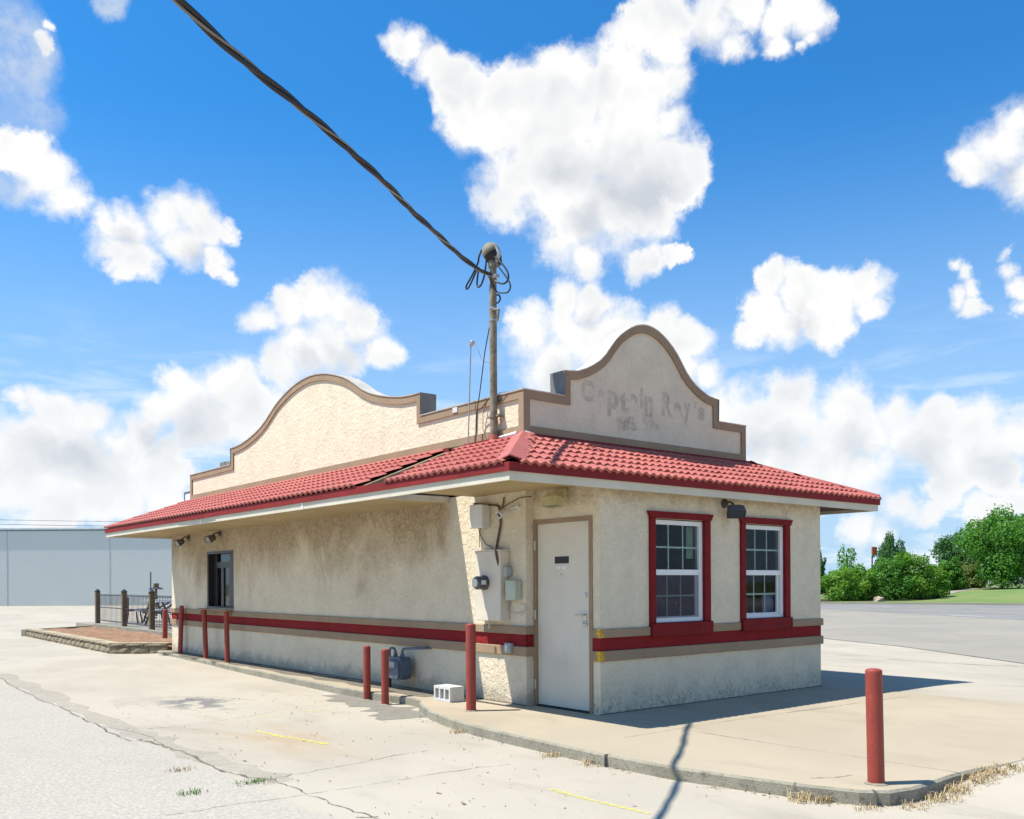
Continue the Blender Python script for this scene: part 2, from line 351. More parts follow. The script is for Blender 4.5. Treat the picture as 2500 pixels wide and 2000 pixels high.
m, t, b = material('scuffed door paint'); p = wpos(t); n = t.noise(p, 1.4, 5, 0.6); q = t.vm('DISTANCE', t.vm('MULTIPLY', t.vm('SUBTRACT', p, (0, 0.60, 0.50)), (0, 1.0, 1.7)), (0, 0, 0), out='v'); f = t.noise(p, 9, 5, 0.7)
c = t.mix(t.map(n, 0.35, 0.65), (0.64, 0.585, 0.48), (0.58, 0.53, 0.43)); c = t.mix(t.math('MULTIPLY', t.map(t.math('ADD', q, t.math('MULTIPLY', f, 0.18)), 0.12, 0.42, 0.30, 0.0), t.map(f, 0.3, 0.7, 0.5, 1.0)), c, (0.33, 0.31, 0.28)); c = t.mix(t.map(t.noise(p, 60, 3, 0.7), 0.70, 0.76, 0.0, 0.4), c, (0.35, 0.30, 0.24))
t.put(b.inputs['Base Color'], c); b.inputs['Roughness'].default_value = 0.5; bump(t, b, t.noise(p, 4, 3), 0.08, 0.01); M['door'] = m
M['metal'] = plain('galvanised metal', (0.42, 0.42, 0.41), 0.45, 0.2, 8, metal=0.7)
M['pole'] = plain('weathered rusty pipe', (0.24, 0.205, 0.145), 0.75, 0.5, 9)
M['steel'] = plain('satin steel', (0.6, 0.57, 0.5), 0.3, 0.1, metal=0.9)
M['grey_box'] = plain('grey enamel', (0.36, 0.37, 0.36), 0.5, 0.1)
M['white_box'] = plain('white enamel', (0.62, 0.62, 0.58), 0.45, 0.12, 6)
M['cream_box'] = plain('cream painted steel', (0.62, 0.56, 0.45), 0.5, 0.08, 3)
M['green_box'] = plain('pale green plastic', (0.42, 0.45, 0.35), 0.5, 0.1, 6)
M['black'] = plain('black rubber', (0.018, 0.018, 0.02), 0.55, 0.2)
M['alu'] = plain('bare aluminium strand', (0.22, 0.20, 0.16), 0.45, 0.2, metal=0.3)
M['lamp_dark'] = plain('dark bronze lamp', (0.11, 0.095, 0.08), 0.5, 0.3, 12)
M['lamp_cream'] = plain('yellowed cream lamp', (0.50, 0.45, 0.24), 0.5, 0.2, 12)
M['coping'] = plain('painted coping', (0.50, 0.46, 0.39), 0.6, 0.2, 4)
M['coping_shade'] = plain('coping with painted shade', (0.17, 0.165, 0.16), 0.65, 0.2, 4)  # shade of the upright step faces put into a darker coping colour
M['roof_red'] = None
m, t, b = material('red enamel tile'); p = wpos(t); oi = t.new('ShaderNodeObjectInfo').outputs['Random']; gi = t.new('ShaderNodeNewGeometry').outputs['Random Per Island']
n = t.noise(p, 1.3, 5, 0.65); f = t.noise(p, 45, 3, 0.6); rv = t.math('ADD', t.math('MULTIPLY', oi, 0.5), t.math('MULTIPLY', gi, 0.5))
c = t.mix(t.map(n, 0.3, 0.7), (0.40, 0.108, 0.084), (0.34, 0.082, 0.066)); c = t.mix(t.map(rv, 0.0, 1.0, 0.0, 0.45, 'LINEAR'), c, (0.46, 0.155, 0.122))
c = t.mix(t.map(f, 0.62, 0.74, 0.0, 0.5), c, (0.54, 0.33, 0.29)); c = t.mix(t.map(t.noise(p, 7, 5, 0.75), 0.58, 0.70, 0.0, 0.5), c, (0.20, 0.065, 0.055)); t.put(b.inputs['Base Color'], c)
b.inputs['Roughness'].default_value = 0.6; b.inputs['Specular IOR Level'].default_value = 0.3; bump(t, b, f, 0.06); M['roof_red'] = m
m, t, b = material('red bollard paint'); p = wpos(t); n = t.noise(p, 9, 5, 0.65); f = t.noise(t.vm('MULTIPLY', p, (60, 60, 18)), 1.0, 4, 0.7)
s3 = t.new('ShaderNodeSeparateXYZ'); t.put(s3.inputs[0], p)
c = t.mix(t.map(n, 0.3, 0.7), (0.30, 0.052, 0.034), (0.25, 0.042, 0.030)); c = t.mix(t.map(f, 0.64, 0.72, 0.0, 0.6), c, (0.42, 0.19, 0.14)); c = t.mix(t.map(f, 0.28, 0.37, 0.6, 0.0), c, (0.12, 0.035, 0.02))
t.put(b.inputs['Base Color'], c); b.inputs['Roughness'].default_value = 0.5; b.inputs['Specular IOR Level'].default_value = 0.35; bump(t, b, t.noise(p, 70, 4), 0.25, 0.004); M['bollard'] = m
# window glass and insect screen
def glass(name, tint, refl):
    m, t, b = material(name); t.n.remove(b); o = t.n['Material Output']
    tr = t.new('ShaderNodeBsdfTransparent'); tr.inputs[0].default_value = tint + (1,); gl = t.new('ShaderNodeBsdfGlossy'); gl.inputs['Roughness'].default_value = 0.02; gl.inputs[0].default_value = (0.95, 0.97, 1, 1)
    fr = t.new('ShaderNodeFresnel'); fr.inputs[0].default_value = refl; mx = t.new('ShaderNodeMixShader'); t.l.new(fr.outputs[0], mx.inputs[0]); t.l.new(tr.outputs[0], mx.inputs[1]); t.l.new(gl.outputs[0], mx.inputs[2]); t.l.new(mx.outputs[0], o.inputs[0]); return m
M['glass'] = glass('window glass', (0.80, 0.84, 0.84), 1.30)
M['glass_side'] = glass('service window glass', (0.6, 0.64, 0.66), 1.50)
m, t, b = material('insect screen'); t.n.remove(b); o = t.n['Material Output']; tr = t.new('ShaderNodeBsdfTransparent'); df_ = t.new('ShaderNodeBsdfDiffuse'); df_.inputs[0].default_value = (0.11, 0.10, 0.12, 1)
mx = t.new('ShaderNodeMixShader'); mx.inputs[0].default_value = 0.45; t.l.new(tr.outputs[0], mx.inputs[1]); t.l.new(df_.outputs[0], mx.inputs[2]); t.l.new(mx.outputs[0], o.inputs[0]); M['screen'] = m
M['film'] = plain('blue plastic film', (0.10, 0.16, 0.30), 0.3, 0.4, 2.5)
M['paper'] = plain('green poster back', (0.22, 0.30, 0.20), 0.8)
# ground surfaces
def concrete(name, ca, cb, stain_c=None, stain_amt=0.35, fine=0.16, bstr=0.35, asphalt_side=False):
    m, t, b = material(name); p = wpos(t)
    n = t.noise(p, 0.35, 6, 0.6, 0.4); n2 = t.noise(t.vm('MULTIPLY', p, (1.0, 0.45, 1.0)), 1.4, 6, 0.65, 0.5); g = t.noise(p, 60, 4, 0.75); gg = t.vor(p, 120)
    c = t.mix(t.map(n, 0.35, 0.65), ca, cb)
    c = t.mix(t.map(n2, 0.50, 0.72, 0.0, stain_amt), c, stain_c or tuple(x * 0.7 for x in ca))
    c = t.mix(t.map(g, 0.30, 0.70, fine, 0.0, 'LINEAR'), c, tuple(x * 0.35 for x in ca))
    c = t.mix(t.map(gg, 0.05, 0.22, fine, 0.0, 'LINEAR'), c, tuple(min(1, x * 1.35) for x in ca))
    if asphalt_side:   # the lot left of the old joint is worn, coarser asphalt with paler aggregate; the right strip is trowelled concrete
        s = t.new('ShaderNodeSeparateXYZ'); t.put(s.inputs[0], p)
        wob = t.math('MULTIPLY', t.math('SUBTRACT', t.noise(p, 1.2, 4, 0.6), 0.5), 0.35)
        left = t.map(t.math('ADD', s.outputs[0], wob), -4.05, -3.90, 1.0, 0.0)
        agg = t.noise(p, 38, 4, 0.8)
        ac = t.mix(t.map(agg, 0.35, 0.65), (0.28, 0.26, 0.22), (0.44, 0.405, 0.345)); ac = t.mix(t.map(n2, 0.45, 0.7, 0.0, 0.25), ac, (0.31, 0.285, 0.24))
        c = t.mix(t.math('MULTIPLY', left, 0.85), c, ac)
        # rusty wash and dark patch on the drive-through lane
        q = t.vm('DISTANCE', t.vm('MULTIPLY', t.vm('SUBTRACT', p, (-2.9, 1.4, 0)), (1.6, 0.55, 0)), (0, 0, 0), out='v')
        c = t.mix(t.math('MULTIPLY', t.map(q, 0.2, 1.1, 0.6, 0.0), t.map(n2, 0.35, 0.65)), c, (0.36, 0.26, 0.155))
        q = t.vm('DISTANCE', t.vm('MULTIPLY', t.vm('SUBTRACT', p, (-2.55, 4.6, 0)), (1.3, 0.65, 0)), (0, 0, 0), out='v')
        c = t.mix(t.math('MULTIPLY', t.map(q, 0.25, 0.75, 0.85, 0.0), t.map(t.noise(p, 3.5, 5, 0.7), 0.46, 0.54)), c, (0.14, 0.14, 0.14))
    t.put(b.inputs['Base Color'], c); b.inputs['Roughness'].default_value = 0.9; b.inputs['Specular IOR Level'].default_value = 0.2
    bump(t, b, t.math('ADD', g, t.math('MULTIPLY', gg, 0.5)), bstr, 0.006); return m
M['lot'] = concrete('weathered lot paving', (0.43, 0.385, 0.31), (0.375, 0.335, 0.27), (0.30, 0.265, 0.21), 0.60, asphalt_side=True)
M['slab'] = concrete('tan concrete walk', (0.41, 0.345, 0.25), (0.36, 0.305, 0.22), (0.275, 0.235, 0.17), 0.50, 0.14, 0.25)
m, t, b = material('mossy kerb concrete'); p = wpos(t); n = t.noise(p, 3.0, 6, 0.7); g_ = t.noise(p, 22, 5, 0.75); f = t.noise(p, 90, 3, 0.7)
c = t.mix(t.map(n, 0.35, 0.65), (0.30, 0.275, 0.21), (0.22, 0.205, 0.155)); c = t.mix(t.map(g_, 0.52, 0.66, 0.0, 0.7), c, (0.10, 0.10, 0.065)); c = t.mix(t.map(f, 0.6, 0.7, 0.0, 0.5), c, (0.42, 0.39, 0.32))
t.put(b.inputs['Base Color'], c); b.inputs['Roughness'].default_value = 0.95; bump(t, b, t.math('ADD', g_, f), 0.7, 0.01); M['kerb'] = m
M['apron'] = concrete('grey worn apron', (0.30, 0.275, 0.23), (0.265, 0.245, 0.205), (0.215, 0.20, 0.17), 0.5)
M['asphalt'] = concrete('road asphalt', (0.205, 0.20, 0.19), (0.235, 0.23, 0.22), (0.17, 0.165, 0.16), 0.3)
M['yellow'] = plain('yellow road paint', (0.60, 0.50, 0.16), 0.7, 0.3, 2)
M['white_paint'] = plain('white road paint', (0.72, 0.71, 0.67), 0.7, 0.2, 3)

def worn(name, c, lo=0.42, hi=0.62, sc=9.0, top=1.0):
    m, t, b = material(name); p = wpos(t); t.put(b.inputs['Base Color'], c + (1,)); b.inputs['Roughness'].default_value = 0.8
    t.put(b.inputs['Alpha'], t.map(t.noise(p, sc, 5, 0.75), lo, hi, 0.0, top)); return m
M['crack'] = worn('crack with grit', (0.12, 0.11, 0.095), 0.30, 0.62, 7, 0.9)
M['worn_white'] = worn('worn white paint', (0.70, 0.67, 0.60), 0.42, 0.66, 14, 0.8)
M['worn_yellow'] = worn('yellow marking spray', (0.66, 0.60, 0.08), 0.30, 0.70, 26, 0.85)
M['worn_orange'] = worn('orange marking spray', (0.72, 0.12, 0.05), 0.35, 0.5, 20)
M['worn_pale'] = worn('pale skim patch', (0.41, 0.365, 0.295), 0.25, 0.75, 3, 0.75)
def grassy(name, ca, cb, sc=0.5):
    m, t, b = material(name); p = wpos(t); n = t.noise(p, sc, 5, 0.6); g = t.noise(p, 9, 4, 0.7)
    c = t.mix(t.map(n, 0.35, 0.65), ca, cb); c = t.mix(t.map(g, 0.35, 0.65, 0.0, 0.5), c, tuple(x * 0.55 for x in ca)); t.put(b.inputs['Base Color'], c); b.inputs['Roughness'].default_value = 0.95; b.inputs['Specular IOR Level'].default_value = 0.1; bump(t, b, g, 0.6, 0.05); return m
M['lawn'] = grassy('lawn', (0.14, 0.23, 0.07), (0.21, 0.24, 0.095), 0.25)
M['field'] = grassy('far field', (0.12, 0.16, 0.06), (0.20, 0.20, 0.10), 0.02)
M['mulch'] = grassy('bark mulch', (0.25, 0.145, 0.085), (0.33, 0.205, 0.13), 3.0)
def leafmat(name, ca, cb, sc=0.8):
    m, t, b = material(name); p = wpos(t); gi = t.new('ShaderNodeNewGeometry').outputs['Random Per Island']; n = t.noise(p, sc, 3, 0.6)
    c = t.mix(t.map(n, 0.35, 0.65), ca, cb); c = t.mix(gi, c, tuple(min(1, x * 1.5) for x in cb), 'MIX') if False else t.mix(t.math('MULTIPLY', gi, 0.5), c, tuple(x * 1.35 for x in cb))
    t.put(b.inputs['Base Color'], c); b.inputs['Roughness'].default_value = 0.6; b.inputs['Specular IOR Level'].default_value = 0.25
    o = t.n['Material Output']; tl = t.new('ShaderNodeBsdfTranslucent'); t.put(tl.inputs[0], t.mix(1.0, c, (1.2, 1.4, 0.5), 'MULTIPLY')); mx = t.new('ShaderNodeMixShader'); mx.inputs[0].default_value = 0.42
    t.l.new(b.outputs[0], mx.inputs[1]); t.l.new(tl.outputs[0], mx.inputs[2]); t.l.new(mx.outputs[0], o.inputs[0]); return m
M['leaf_dark'] = leafmat('dark green leaves', (0.045, 0.120, 0.045), (0.070, 0.165, 0.050))
M['leaf_mid'] = leafmat('green leaves', (0.065, 0.190, 0.030), (0.110, 0.250, 0.045))
M['leaf_lime'] = leafmat('yellow-green leaves', (0.085, 0.215, 0.022), (0.160, 0.290, 0.040))
M['leaf_olive'] = leafmat('olive leaves', (0.10, 0.15, 0.04), (0.15, 0.20, 0.055))
M['bark'] = plain('bark', (0.09, 0.07, 0.05), 0.9, 0.3, 6)
M['straw'] = plain('dry straw', (0.50, 0.38, 0.20), 0.8, 0.35, 9)
M['weed'] = plain('green weed', (0.16, 0.27, 0.08), 0.8, 0.3, 9)
M['grey_wall'] = None
m, t, b = material('painted block wall'); p = pos(t)
n = t.noise(p, 0.25, 4, 0.6); br_ = t.new('ShaderNodeTexBrick'); mp = t.new('ShaderNodeMapping'); mp.inputs['Rotation'].default_value = (R(90), 0, 0); t.put(mp.inputs[0], p); t.l.new(mp.outputs[0], br_.inputs[0])
br_.inputs['Scale'].default_value = 1.0; br_.inputs['Brick Width'].default_value = 0.4; br_.inputs['Row Height'].default_value = 0.2; br_.inputs['Mortar Size'].default_value = 0.012; br_.inputs['Color1'].default_value = (0.58, 0.615, 0.58, 1); br_.inputs['Color2'].default_value = (0.565, 0.60, 0.565, 1); br_.inputs['Mortar'].default_value = (0.53, 0.565, 0.53, 1)
t.put(b.inputs['Base Color'], t.mix(t.map(n, 0.3, 0.7, 0.0, 0.3), br_.outputs[0], (0.62, 0.635, 0.59))); b.inputs['Roughness'].default_value = 0.9; b.inputs['Specular IOR Level'].default_value = 0.15; M['grey_wall'] = m
def stone(name):
    m, t, b = material(name); p = wpos(t); oi = t.new('ShaderNodeObjectInfo').outputs['Random']; n = t.noise(p, 9, 6, 0.7); v = t.noise(p, 30, 4, 0.7)
    c = t.mix(t.map(n, 0.35, 0.65), (0.19, 0.15, 0.09), (0.29, 0.24, 0.16)); c = t.mix(t.math('MULTIPLY', oi, 0.4), c, (0.22, 0.20, 0.15)); t.put(b.inputs['Base Color'], c); b.inputs['Roughness'].default_value = 0.95
    bump(t, b, t.math('ADD', n, t.math('MULTIPLY', v, 0.4)), 1.0, 0.03); return m
M['stone'] = stone('split-face planter stone')
M['cap_stone'] = plain('planter cap stone', (0.38, 0.31, 0.205), 0.9, 0.2, 4, bmp=0.3)
M['cmu'] = plain('white concrete block', (0.58, 0.58, 0.55), 0.9, 0.12, 12, bmp=0.5, bsc=140)
M['post_wood'] = plain('fence timber', (0.17, 0.115, 0.06), 0.85, 0.3, 8)
M['iron'] = plain('black iron', (0.03, 0.03, 0.035), 0.5)
M['table_wood'] = plain('grey picnic timber', (0.16, 0.13, 0.11), 0.85, 0.3, 6)
M['tabletop'] = plain('pale table top', (0.45, 0.47, 0.48), 0.6, 0.15, 4)
M['red_plastic'] = plain('red plastic', (0.20, 0.02, 0.025), 0.5)
M['meter_glass'] = plain('meter glass', (0.05, 0.055, 0.06), 0.08, 0.05, spec=0.8)
M['gas_grey'] = plain('blue grey enamel', (0.09, 0.12, 0.17), 0.5, 0.2, 10)
M['gas_cream'] = plain('cream regulator', (0.40, 0.40, 0.32), 0.5, 0.2, 10)
M['ghost'] = worn('ghost of removed lettering', (0.33, 0.34, 0.30), 0.22, 0.78, 5, 0.36)
M['grime'] = worn('grey grime', (0.30, 0.30, 0.26), 0.40, 0.75, 7, 0.55)
M['wall_foot'] = worn('patchy dark layer at the wall foot', (0.16, 0.14, 0.11), 0.25, 0.55, 8, 0.85)
M['patch'] = worn('grey asphalt patch', (0.21, 0.195, 0.165), 0.20, 0.50, 6, 0.95)
# ------------------------------------------------------------------ ground and setting
LOT = -0.10
def lot_z(x, y):
    return LOT + 0.094 * smooth_step(-0.55, 0.6, x) * smooth_step(8.5, 5.0, x) * smooth_step(14.0, 13.0, y) * smooth_step(-9, -5, y) + 0.03 * smooth_step(6.0, 12.0, y) * smooth_step(2.0, -0.5, x) * smooth_step(40, 20, y)
mb = MB().add([(-2500, -2500, -0.32), (2500, -2500, -0.32), (2500, 2500, -0.32), (-2500, 2500, -0.32)], [(0, 1, 2, 3)])
struct('ground', mb, M['field'])
def grid(xs, ys, zf, keep=None):
    g = MB(); nx, ny = len(xs), len(ys); vs = [(x, y, float(zf(x, y))) for y in ys for x in xs]
    fs = [(j * nx + i, j * nx + i + 1, (j + 1) * nx + i + 1, (j + 1) * nx + i) for j in range(ny - 1) for i in range(nx - 1)]
    return g.add(vs, fs)
xs = list(np.concatenate([np.linspace(-90, -12, 14), np.linspace(-11, -2, 19), np.linspace(-1.8, 6, 53), np.linspace(7, 60, 20)]))
ys = list(np.concatenate([np.linspace(-60, -10, 12), np.linspace(-9, 6, 61), np.linspace(6.5, 30, 40), np.linspace(32, 110, 20)]))
lot = struct('parking_lot', grid(xs, ys, lot_z), M['lot'])
# raised concrete walk round the building
edge_pts = [(4.25, 13.4), (-0.30, 13.4), (-0.34, 12.7), (-0.40, 11.46), (-0.46, 9.86), (-0.54, 8.64), (-0.66, 6.34), (-0.76, 4.3), (-0.76, 3.5), (-0.70, 3.0), (-0.66, 2.65), (-0.70, 2.35), (-0.88, 2.10), (-1.16, 1.45), (-1.35, 0.71), (-1.43, 0.1), (-1.47, -0.47), (-1.52, -1.48),
            (-1.49, -2.29), (-1.38, -2.85), (-1.27, -3.30), (-1.16, -3.60), (-1.02, -3.74), (-0.80, -3.79), (-0.55, -3.79), (-0.19, -3.77), (0.17, -3.79), (0.50, -3.86), (1.6, -3.9), (4.25, -3.95)]
ep = [np.array(p) for p in edge_pts]
ia = inset(edge_pts, 0.022)
n = len(ep); sb = MB()
sb.add([(p[0], p[1], 0.0) for p in ia], [tuple(range(n))])
vs = [(p[0], p[1], 0.0) for p in ia] + [(p[0], p[1], -0.016) for p in ep] + [(p[0], p[1], -0.25) for p in ep]
sb.add(vs, [(i, (i + 1) % n, n + (i + 1) % n, n + i) for i in range(n)] + [(n + i, n + (i + 1) % n, 2 * n + (i + 1) % n, 2 * n + i) for i in range(n)], 1)
walk = struct('pavement', sb, [M['slab'], M['kerb']])
def ribbon(pts, width, zf, dz, jag=0.0, sub=6):
    P = [np.array(p, float) for p in pts]; Q = []
    for a, b2 in zip(P[:-1], P[1:]):
        for k in range(sub): Q.append(a + (b2 - a) * k / sub)
    Q.append(P[-1]); g = MB(); vs = []
    for i, q in enumerate(Q):
        t_ = Q[min(i + 1, len(Q) - 1)] - Q[max(i - 1, 0)]; t_ /= np.linalg.norm(t_) + 1e-9; nn = np.array([-t_[1], t_[0]])
        q2 = q + nn * random.uniform(-jag, jag); wd_ = width * (random.uniform(0.45, 1.4) if jag else 1.0) * 0.5
        for sgn in (-1, 1):
            r_ = q2 + nn * wd_ * sgn; vs.append((r_[0], r_[1], float(zf(r_[0], r_[1])) + dz))
    return g.add(vs, [(2 * i, 2 * i + 1, 2 * i + 3, 2 * i + 2) for i in range(len(Q) - 1)])
def gp(l, sc=1.0, ox=0, oy=0, z=LOT):     # picture points on the lot to plan
    return [tuple(on(x / sc + ox, y / sc + oy, 2, z)[:2]) for x, y in l]
c2 = dict(sc=2156 / 1250, ox=0, oy=1600)
crk = [([(0, 100), (70, 140), (160, 185), (250, 215), (330, 260), (400, 290), (470, 330), (560, 362)], 0.022), ([(590, 355), (680, 380), (760, 405), (850, 445), (950, 490), (1050, 515), (1150, 525)], 0.032), ([(1150, 525), (1250, 565), (1330, 600), (1450, 645), (1600, 690)], 0.014),
       ([(1050, 540), (1230, 505), (1450, 465), (1650, 425), (1800, 400)], 0.008), ([(700, 675), (950, 635), (1250, 595), (1550, 545), (2000, 475), (2150, 460)], 0.008), ([(760, 190), (900, 175), (1080, 190)], 0.012), ([(620, 310), (800, 295), (1000, 265), (1180, 235)], 0.010), ([(0, 355), (120, 345)], 0.006), ([(440, 300), (600, 330), (720, 390)], 0.010), ([(1500, 680), (1590, 682)], 0.03)]
for pts, wdt in crk:
    tag(obj('crack', ribbon(gp(pts, **c2), wdt, lot_z, 0.003, 0.02), M['crack'], lot))
for pts, wdt in [([(1740, 1318), (1880, 1325), (2060, 1343), (2156, 1347)], 0.05), ([(1735, 1345), (1900, 1362), (2156, 1398)], 0.012), ([(1870, 1388), (1960, 1395), (2100, 1402), (2156, 1403)], 0.05), ([(1760, 1380), (1830, 1382)], 0.02)]:
    tag(obj('crack', ribbon([tuple(on(x * DK, y * DK, 2, LOT)[:2]) for x, y in pts], wdt, lot_z, 0.003, 0.05), M['crack'], lot))
# pale skim strip beside the joint, worn white edge line, survey sprays
obj('skim_strip', ribbon(gp([(0, 85), (140, 140), (260, 200), (440, 275), (620, 345), (830, 420), (1000, 475), (1200, 535)], **c2), 0.30, lot_z, 0.002, 0.03), M['worn_pale'], lot)
obj('paint_line', ribbon(gp([(700, 0), (900, 40), (1100, 92), (1300, 140), (1480, 195), (1640, 240), (1760, 265), (1950, 297), (2156, 325)], **c2), 0.07, lot_z, 0.0022, 0.01), M['worn_white'], lot)
obj('paint_line', ribbon(gp([(0, 470), (200, 520), (440, 560), (640, 602), (800, 630), (1000, 665), (1100, 682), (1230, 715), (1400, 752)], sc=2156 / 1300, ox=1200, oy=1500), 0.04, lot_z, 0.0022, 0.015), M['worn_white'], lot)
c8 = dict(sc=2156 / 1300, ox=1200, oy=1500)
for pts, wdt in [([(240, 708), (330, 735), (450, 765), (560, 790), (640, 808)], 0.05)]: obj('spray_mark', ribbon(gp(pts, **c8), wdt, lot_z, 0.0035, 0.004), M['worn_yellow'], lot)
for pts, wdt in [([(1070, 318), (1180, 342), (1300, 362), (1380, 376)], 0.06), ([(1275, 235), (1365, 233)], 0.05), ([(1090, 262), (1180, 257)], 0.03)]: obj('spray_mark', ribbon(gp(pts, **c2), wdt, lot_z, 0.0035, 0.006), M['worn_yellow'], lot)
obj('spray_mark', ribbon(gp([(1125, 685), (1160, 698), (1205, 715)], **c8), 0.045, lot_z, 0.0035, 0.003), M['worn_orange'], lot)
def wz(x, y): return 0.0
def wp(l, **k): return gp(l, z=0.0, **k)
for pts in ([(540, 500), (900, 440), (1300, 385), (1700, 330)], [(1290, 665), (1400, 660), (1460, 652)]):
    obj('crack', ribbon(wp(pts, **c8), 0.010, wz, 0.003, 0.006), M['crack'], walk)
obj('crack', ribbon([(-0.1, -3.78), (-0.1, -2.6), (-0.08, -0.4)], 0.008, wz, 0.003, 0.002), M['crack'], walk)
for (x, y, dx_, dy_) in ((-1.305, -3.20, 1, 0.35), (-1.10, -3.68, 0.7, 0.9), (-1.512, -1.6, 1, 0.0)):
    d_ = np.array([dx_, dy_]) / math.hypot(dx_, dy_); nn = np.array([-d_[1], d_[0]]) * 0.0028; a = np.array([x, y]) - d_ * 0.03; b_ = np.array([x, y]) + d_ * 0.05
    obj('kerb_joint', MB().add([(q[0], q[1], z) for z in (-0.13, 0.0035) for q in (a - nn, b_ - nn, b_ + nn, a + nn)], [(4, 5, 6, 7), (0, 1, 5, 4), (1, 2, 6, 5), (2, 3, 7, 6), (3, 0, 4, 7)]), M['crack'], walk)
obj('dark_strip', ribbon([(-0.27, 12.5), (-0.29, 10), (-0.31, 8), (-0.34, 6), (-0.36, 4), (-0.38, 2.5)], 0.34, wz, 0.0025, 0.01), M['wall_foot'], walk)  # patchy darker strip along the foot of the side wall
obj('asphalt_patch', ribbon([(-0.80, 4.2), (-0.98, 3.2), (-1.05, 2.5), (-1.25, 1.7)], 0.55, lot_z, 0.0024, 0.03), M['patch'], lot)
# grey apron, road and lawn across it
def flat(pts, z): return MB().add([(x, y, z) for x, y in pts], [tuple(range(len(pts)))])
ap = [tuple(on(x * DK, y * DK, 2, LOT)[:2]) for x, y in [(1735, 1345), (1900, 1362), (2156, 1398)]]
struct('apron', flat([(16.9, 14), ap[0], ap[1], ap[2], (9.5, -4.0), (12, -25), (20, -25), (29.4, 7.5), (33, 13.6), (36.8, 20.5), (37, 30), (20, 30)], LOT + 0.010), M['apron'])
near = [(13, -25), (29.2, 7.5), (32.8, 13.6), (36.5, 20.5), (37, 27), (28, 48)]; far = [(58, -25), (52, 8), (50.1, 15.8), (48.2, 21.6), (46.2, 26.6), (43, 36), (36, 55)]
struct('road', flat(near[::-1] + far, LOT + 0.014).add([], []), M['asphalt'])
rd = bpy.data.objects['road']
flatz = lambda x, y: LOT + 0.014
S3 = dict(sc=4.227, ox=1990, oy=1230)
for pts in ([(300, 1085), (960, 1099), (1400, 1108), (2156, 1129), (2700, 1143)], [(950, 1070), (1500, 1076), (2000, 1084), (2700, 1094)]): obj('paint_line', ribbon(gp(pts, z=LOT + 0.014, **S3), 0.16, flatz, 0.004), M['yellow'], rd)
for pts in ([(1400, 1151), (1750, 1164)], [(2600, 1195), (3000, 1212)], [(700, 1064), (790, 1066)]): obj('paint_line', ribbon(gp(pts, z=LOT + 0.014, **S3), 0.16, flatz, 0.004), M['white_paint'], rd)
def lawn_edge(lat): return 60 - 0.6 * (lat - 20)
def lawn_z(lat, s): return LOT + 0.10 * smooth_step(0, 0.6, s) + 0.78 * smooth_step(25, 40, lat) * smooth_step(0.5, 17, s)
lats = np.linspace(4, 100, 60); ss = np.concatenate([np.linspace(0, 20, 26), np.linspace(24, 140, 16)]); g = MB()
vs = [tuple(ld(a, lawn_edge(a) + s, float(lawn_z(a, s)))) for s in ss for a in lats]; nx = len(lats)
g.add(vs, [(j * nx + i, j * nx + i + 1, (j + 1) * nx + i + 1, (j + 1) * nx + i) for j in range(len(ss) - 1) for i in range(nx - 1)])
lawn = struct('lawn', g, M['lawn'], smooth=True)
# kerb of the road and the pale drive through the lawn
kb = MB(); k_pts = [ld(a, lawn_edge(a) + 0.02, LOT) for a in np.linspace(6, 60, 28)]
for p_, q_ in zip(k_pts[:-1], k_pts[1:]):
    dn = FW * 0.28; kb.add([p_, q_, q_ + dn, p_ + dn, p_ + (0, 0, 0.12), q_ + (0, 0, 0.12), q_ + dn + (0, 0, 0.12), p_ + dn + (0, 0, 0.12)], [(0, 1, 5, 4), (4, 5, 6, 7), (2, 3, 7, 6)])
struct('kerb', kb, M['apron'])
def lawn_pt(px, py_guess_depth):
    lat = (px - 1250) / F_PX * py_guess_depth; s = py_guess_depth - lawn_edge(lat); return lat, s
dv = MB(); L_ = []
for px, d_ in ((2270, 66), (2300, 67), (2340, 70), (2390, 74), (2440, 80)):
    lat, s = lawn_pt(px, d_); L_.append((lat, s))
for i, (a, s) in enumerate(L_): dv.v += [tuple(ld(a, lawn_edge(a) + s, float(lawn_z(a, s)) + 0.02)), tuple(ld(a, lawn_edge(a) + s + 2.2, float(lawn_z(a, s + 2.2)) + 0.02))]
for i in range(len(L_) - 1): dv.f.append((2 * i, 2 * i + 2, 2 * i + 3, 2 * i + 1)); dv.m.append(0)
struct('driveway', dv, M['apron'])
shade_mat = grassy('painted shrub shade', (0.055, 0.042, 0.028), (0.08, 0.06, 0.035), 1.0); bd = MB()  # shade under the shrubs, put into the colour of an added sheet
bl_ = [(px, d_) for px, d_ in ((1930, 63.2), (2010, 62.4), (2080, 62.6), (2150, 62.4), (2220, 62.8), (2285, 64.0), (2320, 68))]
for i, (px, d_) in enumerate(bl_):
    la, lb = (px - 1250) / F_PX * d_, (px - 1250) / F_PX * (d_ + 6)
    bd.v += [tuple(ld(la, d_, float(lawn_z(la, d_ - lawn_edge(la))) + 0.03)), tuple(ld(lb, d_ + 6, float(lawn_z(lb, d_ + 6 - lawn_edge(lb))) + 0.03))]
for i in range(len(bl_) - 1): bd.f.append((2 * i, 2 * i + 2, 2 * i + 3, 2 * i + 1)); bd.m.append(0)
struct('shrub_shade', bd, shade_mat)
